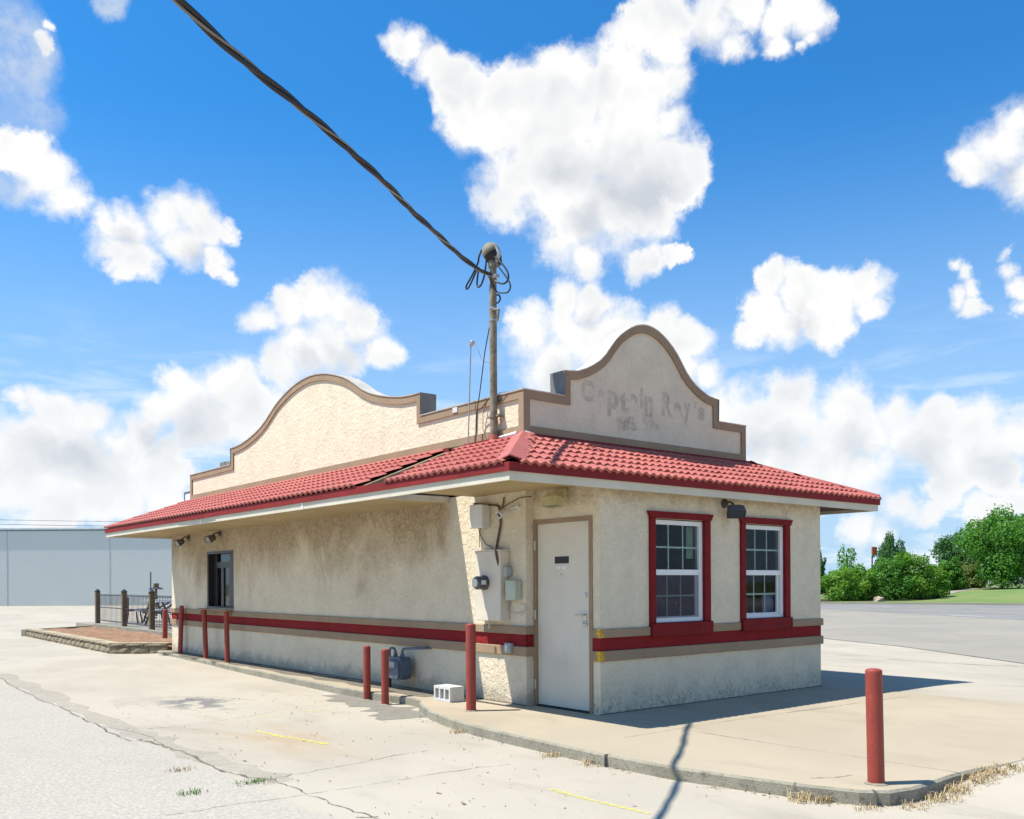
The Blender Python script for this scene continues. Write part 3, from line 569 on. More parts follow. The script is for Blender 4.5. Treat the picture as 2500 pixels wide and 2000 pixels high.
# ------------------------------------------------------------------ the restaurant
RX, SX, WF, LS = 0.0, -0.12, 4.09, 12.60           # door wall, side wall, front length, far end
EX0, EX1, EY0, EY1 = -1.375, 5.20, -0.20, 12.78    # eaves
PX0, PX1, PY0, PY1 = -0.104, 3.93, 1.10, 11.47     # parapet
B = thing('restaurant_building', (2, 6, 0), 'cream stucco drive-through restaurant with red tile awning roof and curved mission parapets', 'building')
def wall(axis, outer, inner, a0, a1, z0, z1, holes=()):
    g = MB(); A = sorted({a0, a1, *[h[0] for h in holes], *[h[1] for h in holes]}); Z = sorted({z0, z1, *[h[2] for h in holes], *[h[3] for h in holes]})
    def P(a, d_, z): return (a, d_, z) if axis == 1 else (d_, a, z)
    def inh(a, z): return any(h[0] - 1e-6 < a < h[1] + 1e-6 and h[2] - 1e-6 < z < h[3] + 1e-6 for h in holes)
    for i in range(len(A) - 1):
        for j in range(len(Z) - 1):
            if inh((A[i] + A[i + 1]) / 2, (Z[j] + Z[j + 1]) / 2): continue
            for d_ in (outer, inner): g.add([P(A[i], d_, Z[j]), P(A[i + 1], d_, Z[j]), P(A[i + 1], d_, Z[j + 1]), P(A[i], d_, Z[j + 1])], [(0, 1, 2, 3)])
    for h in list(holes) + [(a0, a1, z0, z1)]:
        c = [(h[0], h[2]), (h[1], h[2]), (h[1], h[3]), (h[0], h[3])]
        for k in range(4):
            p_, q_ = c[k], c[(k + 1) % 4]; g.add([P(p_[0], outer, p_[1]), P(q_[0], outer, q_[1]), P(q_[0], inner, q_[1]), P(p_[0], inner, p_[1])], [(0, 1, 2, 3)])
    return g
W1, W2, WZ = (0.800, 1.735), (2.405, 3.325), (0.925, 2.095)
DWH = (9.335, 10.63, 0.945, 2.02)
obj('wall', wall(1, 0.0, 0.15, 0.15, WF, -0.2, 2.46, [W1 + WZ, W2 + WZ]), M['stucco_front'], B, label='front wall with two windows, browner towards the top')
obj('wall', wall(0, RX, 0.15, 0.0, 1.06, -0.2, 2.46, [(0.107, 1.058, -0.2, 2.095)]), M['stucco_front'], B, label='recessed corner wall round the door')
obj('wall', wall(0, SX, 0.06, 1.06, LS, -0.2, 2.46, [DWH]), M['stucco_side'], B, label='long shaded side wall with brown staining')
obj('wall', MB().box(3.94, WF, 0.15, LS, -0.2, 2.46), M['stucco'], B)
obj('wall', MB().box(0.06, 3.94, LS - 0.15, LS, -0.2, 2.46), M['stucco'], B)
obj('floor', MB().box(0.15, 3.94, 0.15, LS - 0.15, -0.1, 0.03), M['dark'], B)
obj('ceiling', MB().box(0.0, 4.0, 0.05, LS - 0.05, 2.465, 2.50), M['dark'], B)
# belt courses: two proud brown bands with a flush red stripe between
ZL0, ZL1, ZU0, ZU1, PR = 0.560, 0.668, 0.806, 0.899, 0.028
def belt(z0, z1, cut=False):
    out_ = []
    out_.append(MB().cbox(SX - PR, SX, 1.06 - PR, LS + PR, z0, z1, 0.006))
    out_.append(MB().cbox(SX, RX - 0.002, 1.06 - PR, 1.06, z0, z1, 0.006))
    out_.append(MB().cbox(RX - PR, RX, -PR, 0.106, z0, z1, 0.006))
    for a, b_ in ([(RX, WF + PR)] if not cut else [(RX, 0.748), (1.795, 2.352), (3.38, WF + PR)]): out_.append(MB().cbox(a, b_, -PR, -0.001, z0, z1, 0.006))
    out_.append(MB().cbox(WF, WF + PR, 0, LS + PR, z0, z1, 0.006))
    return out_
for g in belt(ZL0, ZL1) + belt(ZU0, ZU1, True): obj('belt_course', g, M['trim'], B)
for g in (MB().box(SX - 0.003, SX + 0.01, 1.057, LS + 0.003, ZL1 - 0.004, ZU0 + 0.004), MB().box(SX, RX - 0.004, 1.057, 1.07, ZL1 - 0.004, ZU0 + 0.004), MB().box(RX - 0.003, 0.01, -0.003, 0.106, ZL1 - 0.004, ZU0 + 0.004), MB().box(0.01, WF + 0.003, -0.003, 0.01, ZL1 - 0.004, ZU0 + 0.004), MB().box(WF - 0.01, WF + 0.003, 0.01, LS, ZL1 - 0.004, ZU0 + 0.004)):
    obj('red_stripe', g, M['stucco_red'], B)
yel = plain('yellow gaffer residue', (0.62, 0.36, 0.02), 0.6, 0.5, 30)
for z0, z1 in ((ZU0 + 0.004, ZU1 + 0.002), (ZL0 + 0.002, ZL1)):
    g = MB()
    for k in range(5):
        za = z0 + (z1 - z0) * k / 5; g.box(-PR - 0.003, 0.012 + random.uniform(-.012, .03), -PR - 0.003, -PR + 0.004, za, za + (z1 - z0) / 5 * random.uniform(0.7, 1.0)); g.box(-PR - 0.0035, -PR + 0.004, -PR + 0.004, 0.02 + random.uniform(-.01, .02), za, za + (z1 - z0) / 5)
    obj('tape_mark', g, yel, B)
# grimy gap where the walls meet the walk
obj('base_gap', MB().box(RX - 0.012, WF + 0.012, -0.012, 0.002, -0.02, 0.010).box(SX - 0.012, SX + 0.002, 1.06, LS, -0.02, 0.012), M['wall_foot'], B)
# eaves: soffits, fascias
ZS = 2.428
obj('soffit', MB().box(EX0 + 0.03, SX - 0.001, EY0 + 0.03, 2.0, ZS, ZS + 0.02).box(SX - 0.001, RX - 0.001, EY0 + 0.03, 1.058, ZS, ZS + 0.02).box(RX - 0.001, EX1 - 0.03, EY0 + 0.03, -0.001, ZS, ZS + 0.02), M['soffit'], B)
obj('soffit', MB().box(EX0 + 0.03, SX - 0.001, 2.565, EY1 - 0.03, 2.402, 2.422), M['soffit'], B)
obj('soffit', MB().box(WF + 0.001, EX1 - 0.03, -0.001, EY1 - 0.03, 2.402, 2.422).box(SX - 0.001, WF + 0.001, LS + 0.001, EY1 - 0.03, 2.402, 2.422), M['soffit_dark'], B)
obj('awning_end_board', MB().box(EX0 + 0.03, SX - 0.001, 2.540, 2.565, 2.398, 2.47), M['fascia'], B)
ZF0, ZF1, ZR1 = 2.355, 2.442, 2.525
for g in (MB().box(EX0, EX0 + 0.03, EY0, EY1, ZF0, ZF1), MB().box(EX0 + 0.03, EX1 - 0.03, EY0, EY0 + 0.03, ZF0, ZF1), MB().box(EX1 - 0.03, EX1, EY0, EY1, ZF0, ZF1), MB().box(EX0 + 0.03, EX1 - 0.03, EY1 - 0.03, EY1, ZF0, ZF1)):
    obj('fascia', g, M['fascia'], B)
o_ = 0.022
for g in (MB().box(EX0 - o_, EX0 + 0.006, EY0 - o_, EY1 + o_, ZF1 - 0.002, ZR1), MB().box(EX0 + 0.006, EX1 - 0.006, EY0 - o_, EY0 + 0.006, ZF1 - 0.002, ZR1), MB().box(EX1 - 0.006, EX1 + o_, EY0 - o_, EY1 + o_, ZF1 - 0.002, ZR1), MB().box(EX0 + 0.006, EX1 - 0.006, EY1 - 0.006, EY1 + o_, ZF1 - 0.002, ZR1)):
    obj('red_fascia', g, M['red_fascia'], B)
for y in (4.05, 7.6): obj('fascia_joint_cover', MB().box(EX0 - 0.006, EX0, y - 0.02, y + 0.02, ZF0, ZF1 - 0.004), M['white_pvc'], B)
obj('loose_fascia_strip', MB().tube([(EX0 - 0.026, 7.0, 2.452), (EX0 - 0.03, 7.5, 2.440), (EX0 - 0.028, 8.2, 2.446), (EX0 - 0.024, 8.6, 2.455)], 0.011, 6), M['red_fascia'], B)
# roof decks
ZE, ZT = 2.520, 3.050
def slope_z_left(x): return ZE + (x - EX0) / (PX0 - EX0) * (ZT - ZE)
def deck(pts, t0, t1, top):
    g = MB(); nn = len(pts); vs = [(x, y, z - t0) for x, y, z in pts] + [(x, y, z - t1) for x, y, z in pts]
    return g.add(vs, [tuple(range(nn)), tuple(range(nn, 2 * nn))[::-1]] + [(i, (i + 1) % nn, nn + (i + 1) % nn, nn + i) for i in range(nn)])
roof = obj('roof', deck([(EX0, EY0, ZE), (EX1, EY0, ZE), (PX1, PY0, ZT), (PX0, PY0, ZT)], 0.02, 0.05, 0), M['red_fascia'], B, label='red pressed-tile awning roof with hip at the corner')
obj('roof_deck', deck([(EX0, EY0, ZE), (PX0, PY0, ZT), (PX0, 2.20, ZT), (EX0, 1.98, ZE)], 0.02, 0.05, 0), M['red_fascia'], roof)
obj('roof_deck', deck([(EX0, 2.565, ZE), (PX0, 2.53, ZT), (PX0, PY1, ZT), (EX0, EY1, ZE)], 0.005, 0.07, 0), M['wood'], roof)
obj('roof_deck', deck([(EX1, EY0, ZE), (EX1, EY1, ZE), (PX1, PY1, ZT), (PX1, PY0, ZT)], 0.02, 0.05, 0), M['red_fascia'], roof)
obj('roof_deck', deck([(EX1, EY1, ZE), (EX0, EY1, ZE), (PX0, PY1, ZT), (PX1, PY1, ZT)], 0.02, 0.05, 0), M['red_fascia'], roof)
# pressed tiles
def tile_mesh(p, c, lip=0.024, hgt=0.026, seg=8):
    g = MB(); hs_ = []
    for k in range(seg + 1):
        u = k / seg; hs_.append((u * p, hgt * (0.5 - 0.5 * math.cos(2 * math.pi * u)) ** 0.8))
    vs = [(u, 0, h + lip) for u, h in hs_] + [(u, c * 1.02, h) for u, h in hs_] + [(u, 0.004, h - 0.006) for u, h in hs_]; m_ = seg + 1
    g.add(vs, [(k, k + 1, m_ + k + 1, m_ + k) for k in range(seg)] + [(2 * m_ + k, 2 * m_ + k + 1, k + 1, k) for k in range(seg)]); return g
SL = math.hypot(PY0 - EY0 + 0.02, ZT - ZE); ROWS = 6; CR = SL / ROWS
n_f = np.array([0, -(ZT - ZE), PY0 - EY0]); n_f /= np.linalg.norm(n_f); u_f = np.array([0, PY0 - EY0, ZT - ZE]); u_f /= np.linalg.norm(u_f)
n_s = np.array([-(ZT - ZE), 0, PX0 - EX0]); n_s /= np.linalg.norm(n_s); u_s = np.array([PX0 - EX0, 0, ZT - ZE]); u_s /= np.linalg.norm(u_s)
def mat4(o3, a, u, nn): return Matrix(((a[0], u[0], nn[0], o3[0]), (a[1], u[1], nn[1], o3[1]), (a[2], u[2], nn[2], o3[2]), (0, 0, 0, 1)))
tiles = []
PF, PFar = 0.118, 0.139
for r_ in range(ROWS):
    d_ = r_ * CR * 0.928                                   # plan distance from the eave
    k = 0
    while True:
        x = EX0 - 0.01 + k * PF
        if x > EX1: break
        xc = x + PF / 2
        if xc > EX0 + d_ + 0.06 and xc < EX1 - d_ - 0.02: tiles.append((np.array([x, EY0 - 0.035, ZE - 0.012]) + u_f * r_ * CR, np.array([1.0, 0, 0]), u_f, n_f, 'n'))
        k += 1
    for k in range(-2, 22):
        y = 1.98 - k * PF; yc = y - PF / 2
        lim = 1.99 + 0.22 * r_ / (ROWS - 1)
        if yc + PF * 0.3 < lim and yc > EY0 + d_ + 0.06: tiles.append((np.array([EX0 - 0.035, y, ZE - 0.012]) + u_s * r_ * CR, np.array([0, -1.0, 0]), u_s, n_s, 'n'))
    for k in range(0, 80):
        y = EY1 - k * PFar; yc = y - PFar / 2
        if y - PFar > 2.53 and yc < EY1 - d_ - 0.03: tiles.append((np.array([EX0 - 0.035, y, ZE + 0.006]) + u_s * r_ * CR, np.array([0, -1.0, 0]), u_s, n_s, 'f'))
def proj_size(tl):
    c = tl[0] + tl[1] * 0.06; d_ = c - CAM; return abs(float(tl[1] @ RT)) / float(d_ @ FW)
tiles.sort(key=lambda q: -proj_size(q)); tm = {'n': mesh('tile', tile_mesh(PF, CR), M['roof_red']), 'f': mesh('tile', tile_mesh(PFar, CR), M['roof_red'])}
tg = {'n': tile_mesh(PF, CR), 'f': tile_mesh(PFar, CR)}
off = absloc(roof); rest = MB()
for i, (o3, a, u, nn, k) in enumerate(tiles):
    if i < 296:
        jit = np.array([0, 0, random.uniform(-0.003, 0.003)])
        t_ = bpy.data.objects.new('tile', tm[k]); t_.parent = roof; t_.matrix_local = mat4(o3 - off + jit, a, u, nn); col.objects.link(t_)
    else:
        mm = mat4(o3, a, u, nn); rest.add([tuple(mm @ Vector(v)) for v in tg[k].v], tg[k].f)
for r_ in range(ROWS):                                       # the two slopes turned away from the street
    d_ = r_ * CR * 0.928
    for k in range(int((EY1 - EY0) / PFar)):
        y = EY0 + k * PFar
        if y > EY0 + d_ and y + PFar < EY1 - d_: mm = mat4(np.array([EX1 + 0.035, y, ZE - 0.012]) + np.array([-u_s[0], 0, u_s[2]]) * r_ * CR, (0, 1, 0), (-u_s[0], 0, u_s[2]), (-n_s[0], 0, n_s[2])); rest.add([tuple(mm @ Vector(v)) for v in tg['f'].v], tg['f'].f)
    for k in range(int((EX1 - EX0) / PFar)):
        x = EX1 - k * PFar
        if x < EX1 - d_ and x - PFar > EX0 + d_: mm = mat4(np.array([x, EY1 + 0.035, ZE - 0.012]) + np.array([0, -u_f[1], u_f[2]]) * r_ * CR, (-1, 0, 0), (0, -u_f[1], u_f[2]), (0, -n_f[1], n_f[2])); rest.add([tuple(mm @ Vector(v)) for v in tg['f'].v], tg['f'].f)
tag(obj('tile_field', rest, M['roof_red'], roof), kind='stuff')
def hip(e, p_, da, db, wdt=0.20):
    e, p_ = np.array(e, float), np.array(p_, float); da, db = np.array(da, float), np.array(db, float); up_ = np.array([0, 0, 0.075]); g = MB()
    sl = 0.40
    def side(q, d_): return q + d_ * wdt + np.array([0, 0, 0.038])
    vs = [e + up_, p_ + up_, side(e, da), side(p_, da), side(e, db), side(p_, db)]; th = np.array([0, 0, -0.012])
    g.add(vs + [v + th for v in vs], [(0, 2, 3, 1), (0, 1, 5, 4), (6, 7, 9, 8), (6, 10, 11, 7), (0, 4, 10, 6), (0, 6, 8, 2), (2, 8, 9, 3), (4, 5, 11, 10)]); return g
obj('hip_cap', hip((EX0 - 0.01, EY0 - 0.01, ZE), (PX0, PY0, ZT), (0, 1, 0), (1, 0, 0)), M['roof_red'], roof)
obj('hip_cap', hip((EX1 + 0.02, EY0 - 0.02, ZE - 0.012), (PX1, PY0, ZT - 0.02), (-1, 0, 0), (0, 1, 0), 0.12), M['roof_red'], roof)
obj('hip_cap', hip((EX0 - 0.02, EY1 + 0.02, ZE - 0.012), (PX0, PY1, ZT - 0.02), (1, 0, 0), (0, -1, 0), 0.12), M['roof_red'], roof)
obj('flashing', MB().box(PX0 - 0.035, PX1 + 0.035, PY0 - 0.04, PY0 - 0.003, ZT - 0.06, ZT + 0.036).box(PX0 - 0.04, PX0 - 0.003, PY0 - 0.003, 2.20, ZT - 0.06, ZT + 0.034), M['red_fascia'], roof)
obj('flashing', MB().box(PX0 - 0.03, PX0 - 0.003, 2.53, PY1, ZT - 0.05, ZT + 0.034), M['red_fascia'], roof)
obj('sealant_patch', MB().tube([(PX0 - 0.06, PY0 + 0.04, ZT + 0.03), (PX0 - 0.05, PY0 + 0.2, ZT + 0.03), (PX0 - 0.05, PY0 + 0.5, ZT + 0.03)], [0.03, 0.022, 0.006], 6).tube([(PX0 - 0.03, PY0 - 0.06, ZT + 0.035), (PX0 + 0.03, PY0 - 0.06, ZT + 0.03)], 0.018, 6), M['white_pvc'], roof)
# parapets with stepped, bell-curved tops
PROF = [(0, 3.872), (0.06, 3.872), (0.15, 3.890), (0.25, 3.942), (0.33, 3.998), (0.41, 4.070), (0.48, 4.160), (0.54, 4.262), (0.60, 4.360), (0.66, 4.436), (0.72, 4.497), (0.79, 4.556), (0.86, 4.600), (0.93, 4.627), (1.0, 4.638)]
ZB, ZLOW = 3.080, 3.572
def outline(a0, a1, s0, s1):
    c = (s0 + s1) / 2; top = [(a1, ZLOW), (s1, ZLOW)] + [(s1 + (c - s1) * t_, z) for t_, z in PROF] + [(s0 + (c - s0) * t_, z) for t_, z in PROF[::-1][1:]] + [(s0, ZLOW), (a0, ZLOW)]
    return [(a0, ZB), (a1, ZB)] + top
def parapet(a0, a1, s0, s1, o3, ex, en, wa0, wa1, label):
    o3 = np.array(o3, float); ex = np.array(ex, float); ey = np.array([0, 0, 1.0]); en = np.array(en, float); T = 0.20
    ol = outline(wa0, wa1, s0, s1); part = obj('parapet', MB().prism(ol, o3 - en * T, ex, ey, en, T), M['stucco_par'], B, label=label)
    ro = outline(a0 - 0.022, a1 + 0.022, s0, s1); ri = inset(ro, 0.092); nn = len(ro); g = MB()
    def P(q, d_): return o3 + ex * q[0] + ey * q[1] + en * d_
    vs = [P(q, 0.024) for q in ro] + [P(q, 0.024) for q in ri] + [P(q, 0.0) for q in ri] + [P(q, -0.002) for q in ro]
    for i in range(nn):
        j = (i + 1) % nn; g.f += [(i, j, nn + j, nn + i), (nn + i, nn + j, 2 * nn + j, 2 * nn + i), (3 * nn + i, 3 * nn + j, j, i)]; g.m += [0, 0, 0]
    g.v = [tuple(v) for v in vs]; obj('border_trim', g, M['trim'], part)
    tp = ro[2:]; tp2 = []
    for i, q in enumerate(tp):
        a = np.array(tp[max(i - 1, 0)]); c = np.array(tp[min(i + 1, len(tp) - 1)]); t_ = c - a; t_ /= np.linalg.norm(t_) + 1e-9; tp2.append(np.array(q) + np.array([t_[1], -t_[0]]) * 0.014)
    vs = []
    for q, q2 in zip(tp, tp2): vs += [P(q, 0.034), P(q2, 0.036), P(q2, -T - 0.02), P(q, -T - 0.02)]
    g = MB(); g.add(vs, [(0, 1, 2, 3), tuple(4 * (len(tp) - 1) + k for k in (3, 2, 1, 0))])
    for i in range(len(tp) - 1):
        vert = abs(tp[i + 1][0] - tp[i][0]) < 0.02
        g.f += [(4 * i + k, 4 * i + (k + 1) % 4, 4 * i + 4 + (k + 1) % 4, 4 * i + 4 + k) for k in range(4)]; g.m += [1 if vert else 0] * 4
    obj('coping', g, [M['coping'], M['coping_shade']], part); return part
pf = parapet(PX0, PX1, 0.503, 3.337, (0, PY0, 0), (1, 0, 0), (0, -1, 0), PX0 + 0.2, PX1 - 0.2, 'front parapet with bell-curved top and faded lettering')
parapet(-PY1, -PY0, -9.42, -3.17, (PX0, 0, 0), (0, -1, 0), (-1, 0, 0), -PY1, -PY0, 'long side parapet with wide bell-curved top')
parapet(PY0, PY1, 3.17, 9.42, (PX1, 0, 0), (0, 1, 0), (1, 0, 0), PY0, PY1, None)
parapet(-PX1, -PX0, -3.337, -0.503, (0, PY1, 0), (-1, 0, 0), (0, 1, 0), -PX1 + 0.2, -PX0 - 0.2, None)
obj('flat_roof', MB().box(PX0 + 0.2, PX1 - 0.2, PY0 + 0.2, PY1 - 0.2, 3.15, 3.2), M['coping'], B)
obj('upper_wall', MB().box(PX0 + 0.03, PX0 + 0.2, PY0 + 0.03, PY1 - 0.03, 2.50, 3.085).box(PX0 + 0.2, PX1 - 0.2, PY0 + 0.03, PY0 + 0.2, 2.50, 3.085).box(PX1 - 0.2, PX1 - 0.03, PY0 + 0.03, PY1 - 0.03, 2.50, 3.085).box(PX0 + 0.2, PX1 - 0.2, PY1 - 0.2, PY1 - 0.03, 2.50, 3.085), M['stucco'], B)
# ghost of the lettering
def letter(ch, u0, u1, v0, v1):
    cu = bpy.data.curves.new('letter', 'FONT'); cu.body = ch; cu.size = 1.0; cu.offset = 0.05
    to = bpy.data.objects.new('tmp', cu); col.objects.link(to); bpy.context.view_layer.update()
    me = bpy.data.meshes.new_from_object(to.evaluated_get(bpy.context.evaluated_depsgraph_get())); bpy.data.objects.remove(to)
    co = np.zeros(len(me.vertices) * 3); me.vertices.foreach_get('co', co); co = co.reshape(-1, 3); mn, mx = co.min(0), co.max(0)
    k = 2156 / 370; q = [on(1390 + u / k, 900 + v / k, 1, PY0 - 0.003) for u, v in ((u0, (v0 + v1) / 2), (u1, (v0 + v1) / 2), ((u0 + u1) / 2, v0), ((u0 + u1) / 2, v1))]
    a = (co[:, 0] - mn[0]) / (mx[0] - mn[0]); b_ = (co[:, 1] - mn[1]) / (mx[1] - mn[1]); base = absloc(pf)
    new = np.stack([q[0][0] + a * (q[1][0] - q[0][0]), np.full(len(a), PY0 - 0.003), q[3][2] + b_ * (q[2][2] - q[3][2])], 1) - base
    me.vertices.foreach_set('co', new.ravel()); me.materials.clear(); me.materials.append(M['ghost']); me.update()
    o = bpy.data.objects.new('letter', me); o.parent = pf; col.objects.link(o); return o
for a_ in (('C', 165, 350, 165, 470), ('a', 405, 515, 300, 560), ('p', 540, 700, 320, 690), ('t', 715, 850, 320, 640), ('a', 855, 985, 360, 610), ('i', 1000, 1055, 265, 580), ('n', 1065, 1190, 390, 640), ('R', 1310, 1470, 330, 690), ('a', 1490, 1610, 480, 720), ('y', 1625, 1725, 490, 800), ("'", 1775, 1815, 465, 570), ('s', 1825, 1925, 555, 740)): letter(*a_)
def smudge(pts):
    k = 2156 / 370; return MB().add([on(1390 + u / k, 900 + v / k, 1, PY0 - 0.0022) for u, v in pts], [tuple(range(len(pts)))])
for pts in ([(660, 690), (760, 650), (900, 690), (985, 760), (960, 880), (820, 900), (690, 870)], [(1030, 640), (1180, 640), (1220, 760), (1300, 840), (1200, 890), (1060, 870)]): obj('grime_patch', smudge(pts), M['grime'], pf)
# ------------------------------------------------------------------ openings
def window(x0, x1, film):
    """x0..x1: white frame"""
    fz0, fz1 = 0.940, 2.083; g = MB(); y0, y1 = 0.012, 0.075; fw = 0.042
    g.box(x0, x0 + fw, y0, y1, fz0, fz1).box(x1 - fw - 0.02, x1, y0, y1, fz0, fz1).box(x0 + fw, x1 - fw - 0.02, y0, y1, fz1 - 0.05, fz1).box(x0 + fw, x1 - fw - 0.02, y0, y1, fz0, fz0 + 0.042)
    wn = obj('window', g, M['white_pvc'], B)
    a0, a1 = x0 + fw, x1 - fw - 0.02
    zm0, zm1 = 1.468, 1.530
    obj('meeting_rail', MB().box(a0, a1, 0.018, 0.06, zm0, zm1), M['white_pvc'], wn)
    obj('lower_sash', MB().box(a0, a0 + 0.012, 0.045, 0.07, fz0 + 0.042, zm0).box(a1 - 0.03, a1, 0.045, 0.07, fz0 + 0.042, zm0).box(a0 + 0.012, a1 - 0.03, 0.045, 0.07, fz0 + 0.042, fz0 + 0.062), M['white_pvc'], wn)
    for (z0, z1, yy, b0, b1) in ((zm1, fz1 - 0.05, 0.042, a0, a1), (fz0 + 0.062, zm0, 0.062, a0 + 0.012, a1 - 0.03)):
        obj('pane', MB().add([(b0, yy, z0), (b1, yy, z0), (b1, yy, z1), (b0, yy, z1)], [(0, 1, 2, 3)]), M['glass'], wn)
        for k in (1, 2): xx = b0 + (b1 - b0) * k / 3; obj('muntin', MB().box(xx - 0.009, xx + 0.009, yy + 0.004, yy + 0.012, z0, z1), M['muntin'], wn)
        zz = (z0 + z1) / 2; obj('muntin', MB().box(b0, b1, yy + 0.003, yy + 0.013, zz - 0.010, zz + 0.010), M['muntin'], wn)
    if not film: obj('insect_screen', MB().add([(a0, 0.030, fz0 + 0.05), (a1, 0.030, fz0 + 0.05), (a1, 0.030, zm0), (a0, 0.030, zm0)], [(0, 1, 2, 3)]), M['screen'], wn)
    j0, j1 = x0 - 0.086, x1 + 0.103
    # red surround
    obj('jamb_trim', MB().cbox(j0, x0 + 0.004, -0.030, 0.03, 0.937, 2.098, 0.004), M['red_trim'], wn)
    obj('jamb_trim', MB().cbox(x1 - 0.004, j1, -0.030, 0.03, 0.937, 2.098, 0.004), M['red_trim'], wn)
    obj('header_trim', MB().prism([(j0 + 0.004, 2.098), (j1 - 0.004, 2.098), (j1 + 0.038, 2.172), (j0 - 0.034, 2.172)], (0, 0.02, 0), (1, 0, 0), (0, 0, 1), (0, -1, 0), 0.065), M['red_trim'], wn)
    obj('sill_trim', MB().cbox(j0 - 0.002, j1 + 0.008, -0.058, 0.03, 0.790, 0.937, 0.006), M['red_trim'], wn)
    obj('liner', MB().box(x0 - 0.03, x0 + 0.001, 0.03, 0.14, 0.93, 2.09).box(x1 - 0.001, x1 + 0.03, 0.03, 0.14, 0.93, 2.09), M['white_pvc'], wn)
    return wn
wa = window(0.836, 1.682, False); wb = window(2.450, 3.270, True)
obj('taped_paper', MB().box(1.48, 1.60, 0.085, 0.088, 1.66, 2.03), M['paper'], wa)
obj('plastic_sheet', MB().box(2.96, 3.22, 0.11, 0.114, 1.0, 1.25), M['film'], wb)
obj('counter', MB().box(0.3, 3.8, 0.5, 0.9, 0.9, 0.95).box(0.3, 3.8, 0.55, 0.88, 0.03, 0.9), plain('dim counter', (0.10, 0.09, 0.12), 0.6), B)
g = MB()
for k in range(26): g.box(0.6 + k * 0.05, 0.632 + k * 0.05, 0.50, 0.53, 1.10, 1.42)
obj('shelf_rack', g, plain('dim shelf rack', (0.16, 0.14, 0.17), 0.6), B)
# service window on the side
yw = lambda px: float(on(480 + px / 8.625, 1400, 0, 0.012)[1])
zw = lambda px, py: float(on(480 + px / 8.625, 1320 + py / 8.625, 0, 0.012)[2])
g = MB().box(SX + 0.005, 0.055, DWH[0], DWH[0] + 0.05, DWH[2], DWH[3]).box(SX + 0.005, 0.055, DWH[1] - 0.05, DWH[1], DWH[2], DWH[3]).box(SX + 0.005, 0.055, DWH[0] + 0.05, DWH[1] - 0.05, DWH[3] - 0.05, DWH[3]).box(SX + 0.005, 0.055, DWH[0] + 0.05, DWH[1] - 0.05, DWH[2], DWH[2] + 0.03)
zt0, zt1 = zw(580, 445), zw(580, 255); zp1, zp0 = zw(580, 575), zw(580, 1385)
g.box(-0.015, 0.05, DWH[0] + 0.05, DWH[1] - 0.05, zp1, zt0)
sw = obj('service_window', g, M['bronze'], B, label='dark bronze drive-through service window')
def leaf_(name, u0, u1, z0_, z1_, mt, x0_=-0.008, x1_=0.03): return obj(name, MB().box(x0_, x1_, min(yw(u0), yw(u1)), max(yw(u0), yw(u1)), z0_, z1_), M[mt], sw)
leaf_('closed_leaf', 225, 455, DWH[2] + 0.03, zp1, 'bronze'); leaf_('transom_panel', 225, 450, zt0, DWH[3] - 0.05, 'bronze')
leaf_('mullion', 545, 590, zp0, zp1, 'bronze'); leaf_('stile', 705, 860, zp0, zp1, 'bronze'); leaf_('stile', 722, 860, zt0, zt1, 'bronze'); leaf_('bottom_rail', 455, 860, DWH[2] + 0.03, zp0, 'bronze'); leaf_('top_rail', 450, 860, zt1, DWH[3] - 0.05, 'bronze')
for u0, u1, z0_, z1_ in ((455, 545, zp0, zp1), (590, 705, zp0, zp1), (450, 722, zt0, zt1)):
    obj('pane', MB().add([(0.012, yw(u0), z0_), (0.012, yw(u1), z0_), (0.012, yw(u1), z1_), (0.012, yw(u0), z1_)], [(0, 1, 2, 3)]), M['glass_side'], sw)
obj('pane_backing', MB().box(0.07, 0.075, DWH[0], DWH[1], 0.95, 2.0), plain('blue-grey backing', (0.20, 0.24, 0.26), 0.7, 0.35, 2.0), sw)  # plain blue-grey sheet behind the service window panes
obj('sill_ledge', MB().cbox(SX - 0.16, SX - PR - 0.001, 9.33, 10.74, 0.905, 0.935, 0.005), M['trim'], sw)
obj('bracket', MB().box(SX - 0.12, SX - PR - 0.001, 9.36, 9.40, 0.82, 0.905), M['trim'], sw)
obj('bracket', MB().box(SX - 0.12, SX - PR - 0.001, 10.66, 10.70, 0.82, 0.905), M['trim'], sw)
# the door
dr_ = obj('door', MB().cbox(0.012, 0.055, 0.160, 1.010, 0.020, 2.050, 0.003), M['door'], B, label='plain cream steel back door with black plate')
obj('door_frame', MB().box(-0.012, 0.06, 0.107, 0.157, -0.01, 2.05).box(-0.012, 0.06, 1.013, 1.058, -0.01, 2.05).box(-0.012, 0.06, 0.107, 1.058, 2.05, 2.097), M['trim'], B)
obj('threshold', MB().box(-0.02, 0.09, 0.157, 1.013, -0.02, 0.014), M['dark'], B)
obj('name_plate', MB().cbox(0.006, 0.012, 0.490, 0.716, 1.600, 1.676, 0.002), M['black'], dr_)
for y in (0.655, 0.562): obj('sticker', MB().box(0.009, 0.012, y - 0.028, y + 0.028, 1.538, 1.568), M['white_pvc'], dr_)
obj('peephole', MB().lathe((0.012, 0.61, 1.48), (-1, 0, 0), [(0, 0.010), (0.006, 0.008)], 10), M['metal'], dr_)
obj('deadbolt', MB().lathe((0.012, 0.233, 1.254), (-1, 0, 0), [(0, 0.032), (0.010, 0.030), (0.012, 0.020), (0.02, 0.018)], 16), M['steel'], dr_)
hd = obj('handle', MB().lathe((0.012, 0.235, 1.045), (-1, 0, 0), [(0, 0.030), (0.008, 0.028), (0.010, 0.012), (0.05, 0.012)], 14).tube([(-0.04, 0.235, 1.045), (-0.045, 0.26, 1.047), (-0.042, 0.34, 1.040)], 0.010, 8), M['steel'], dr_)
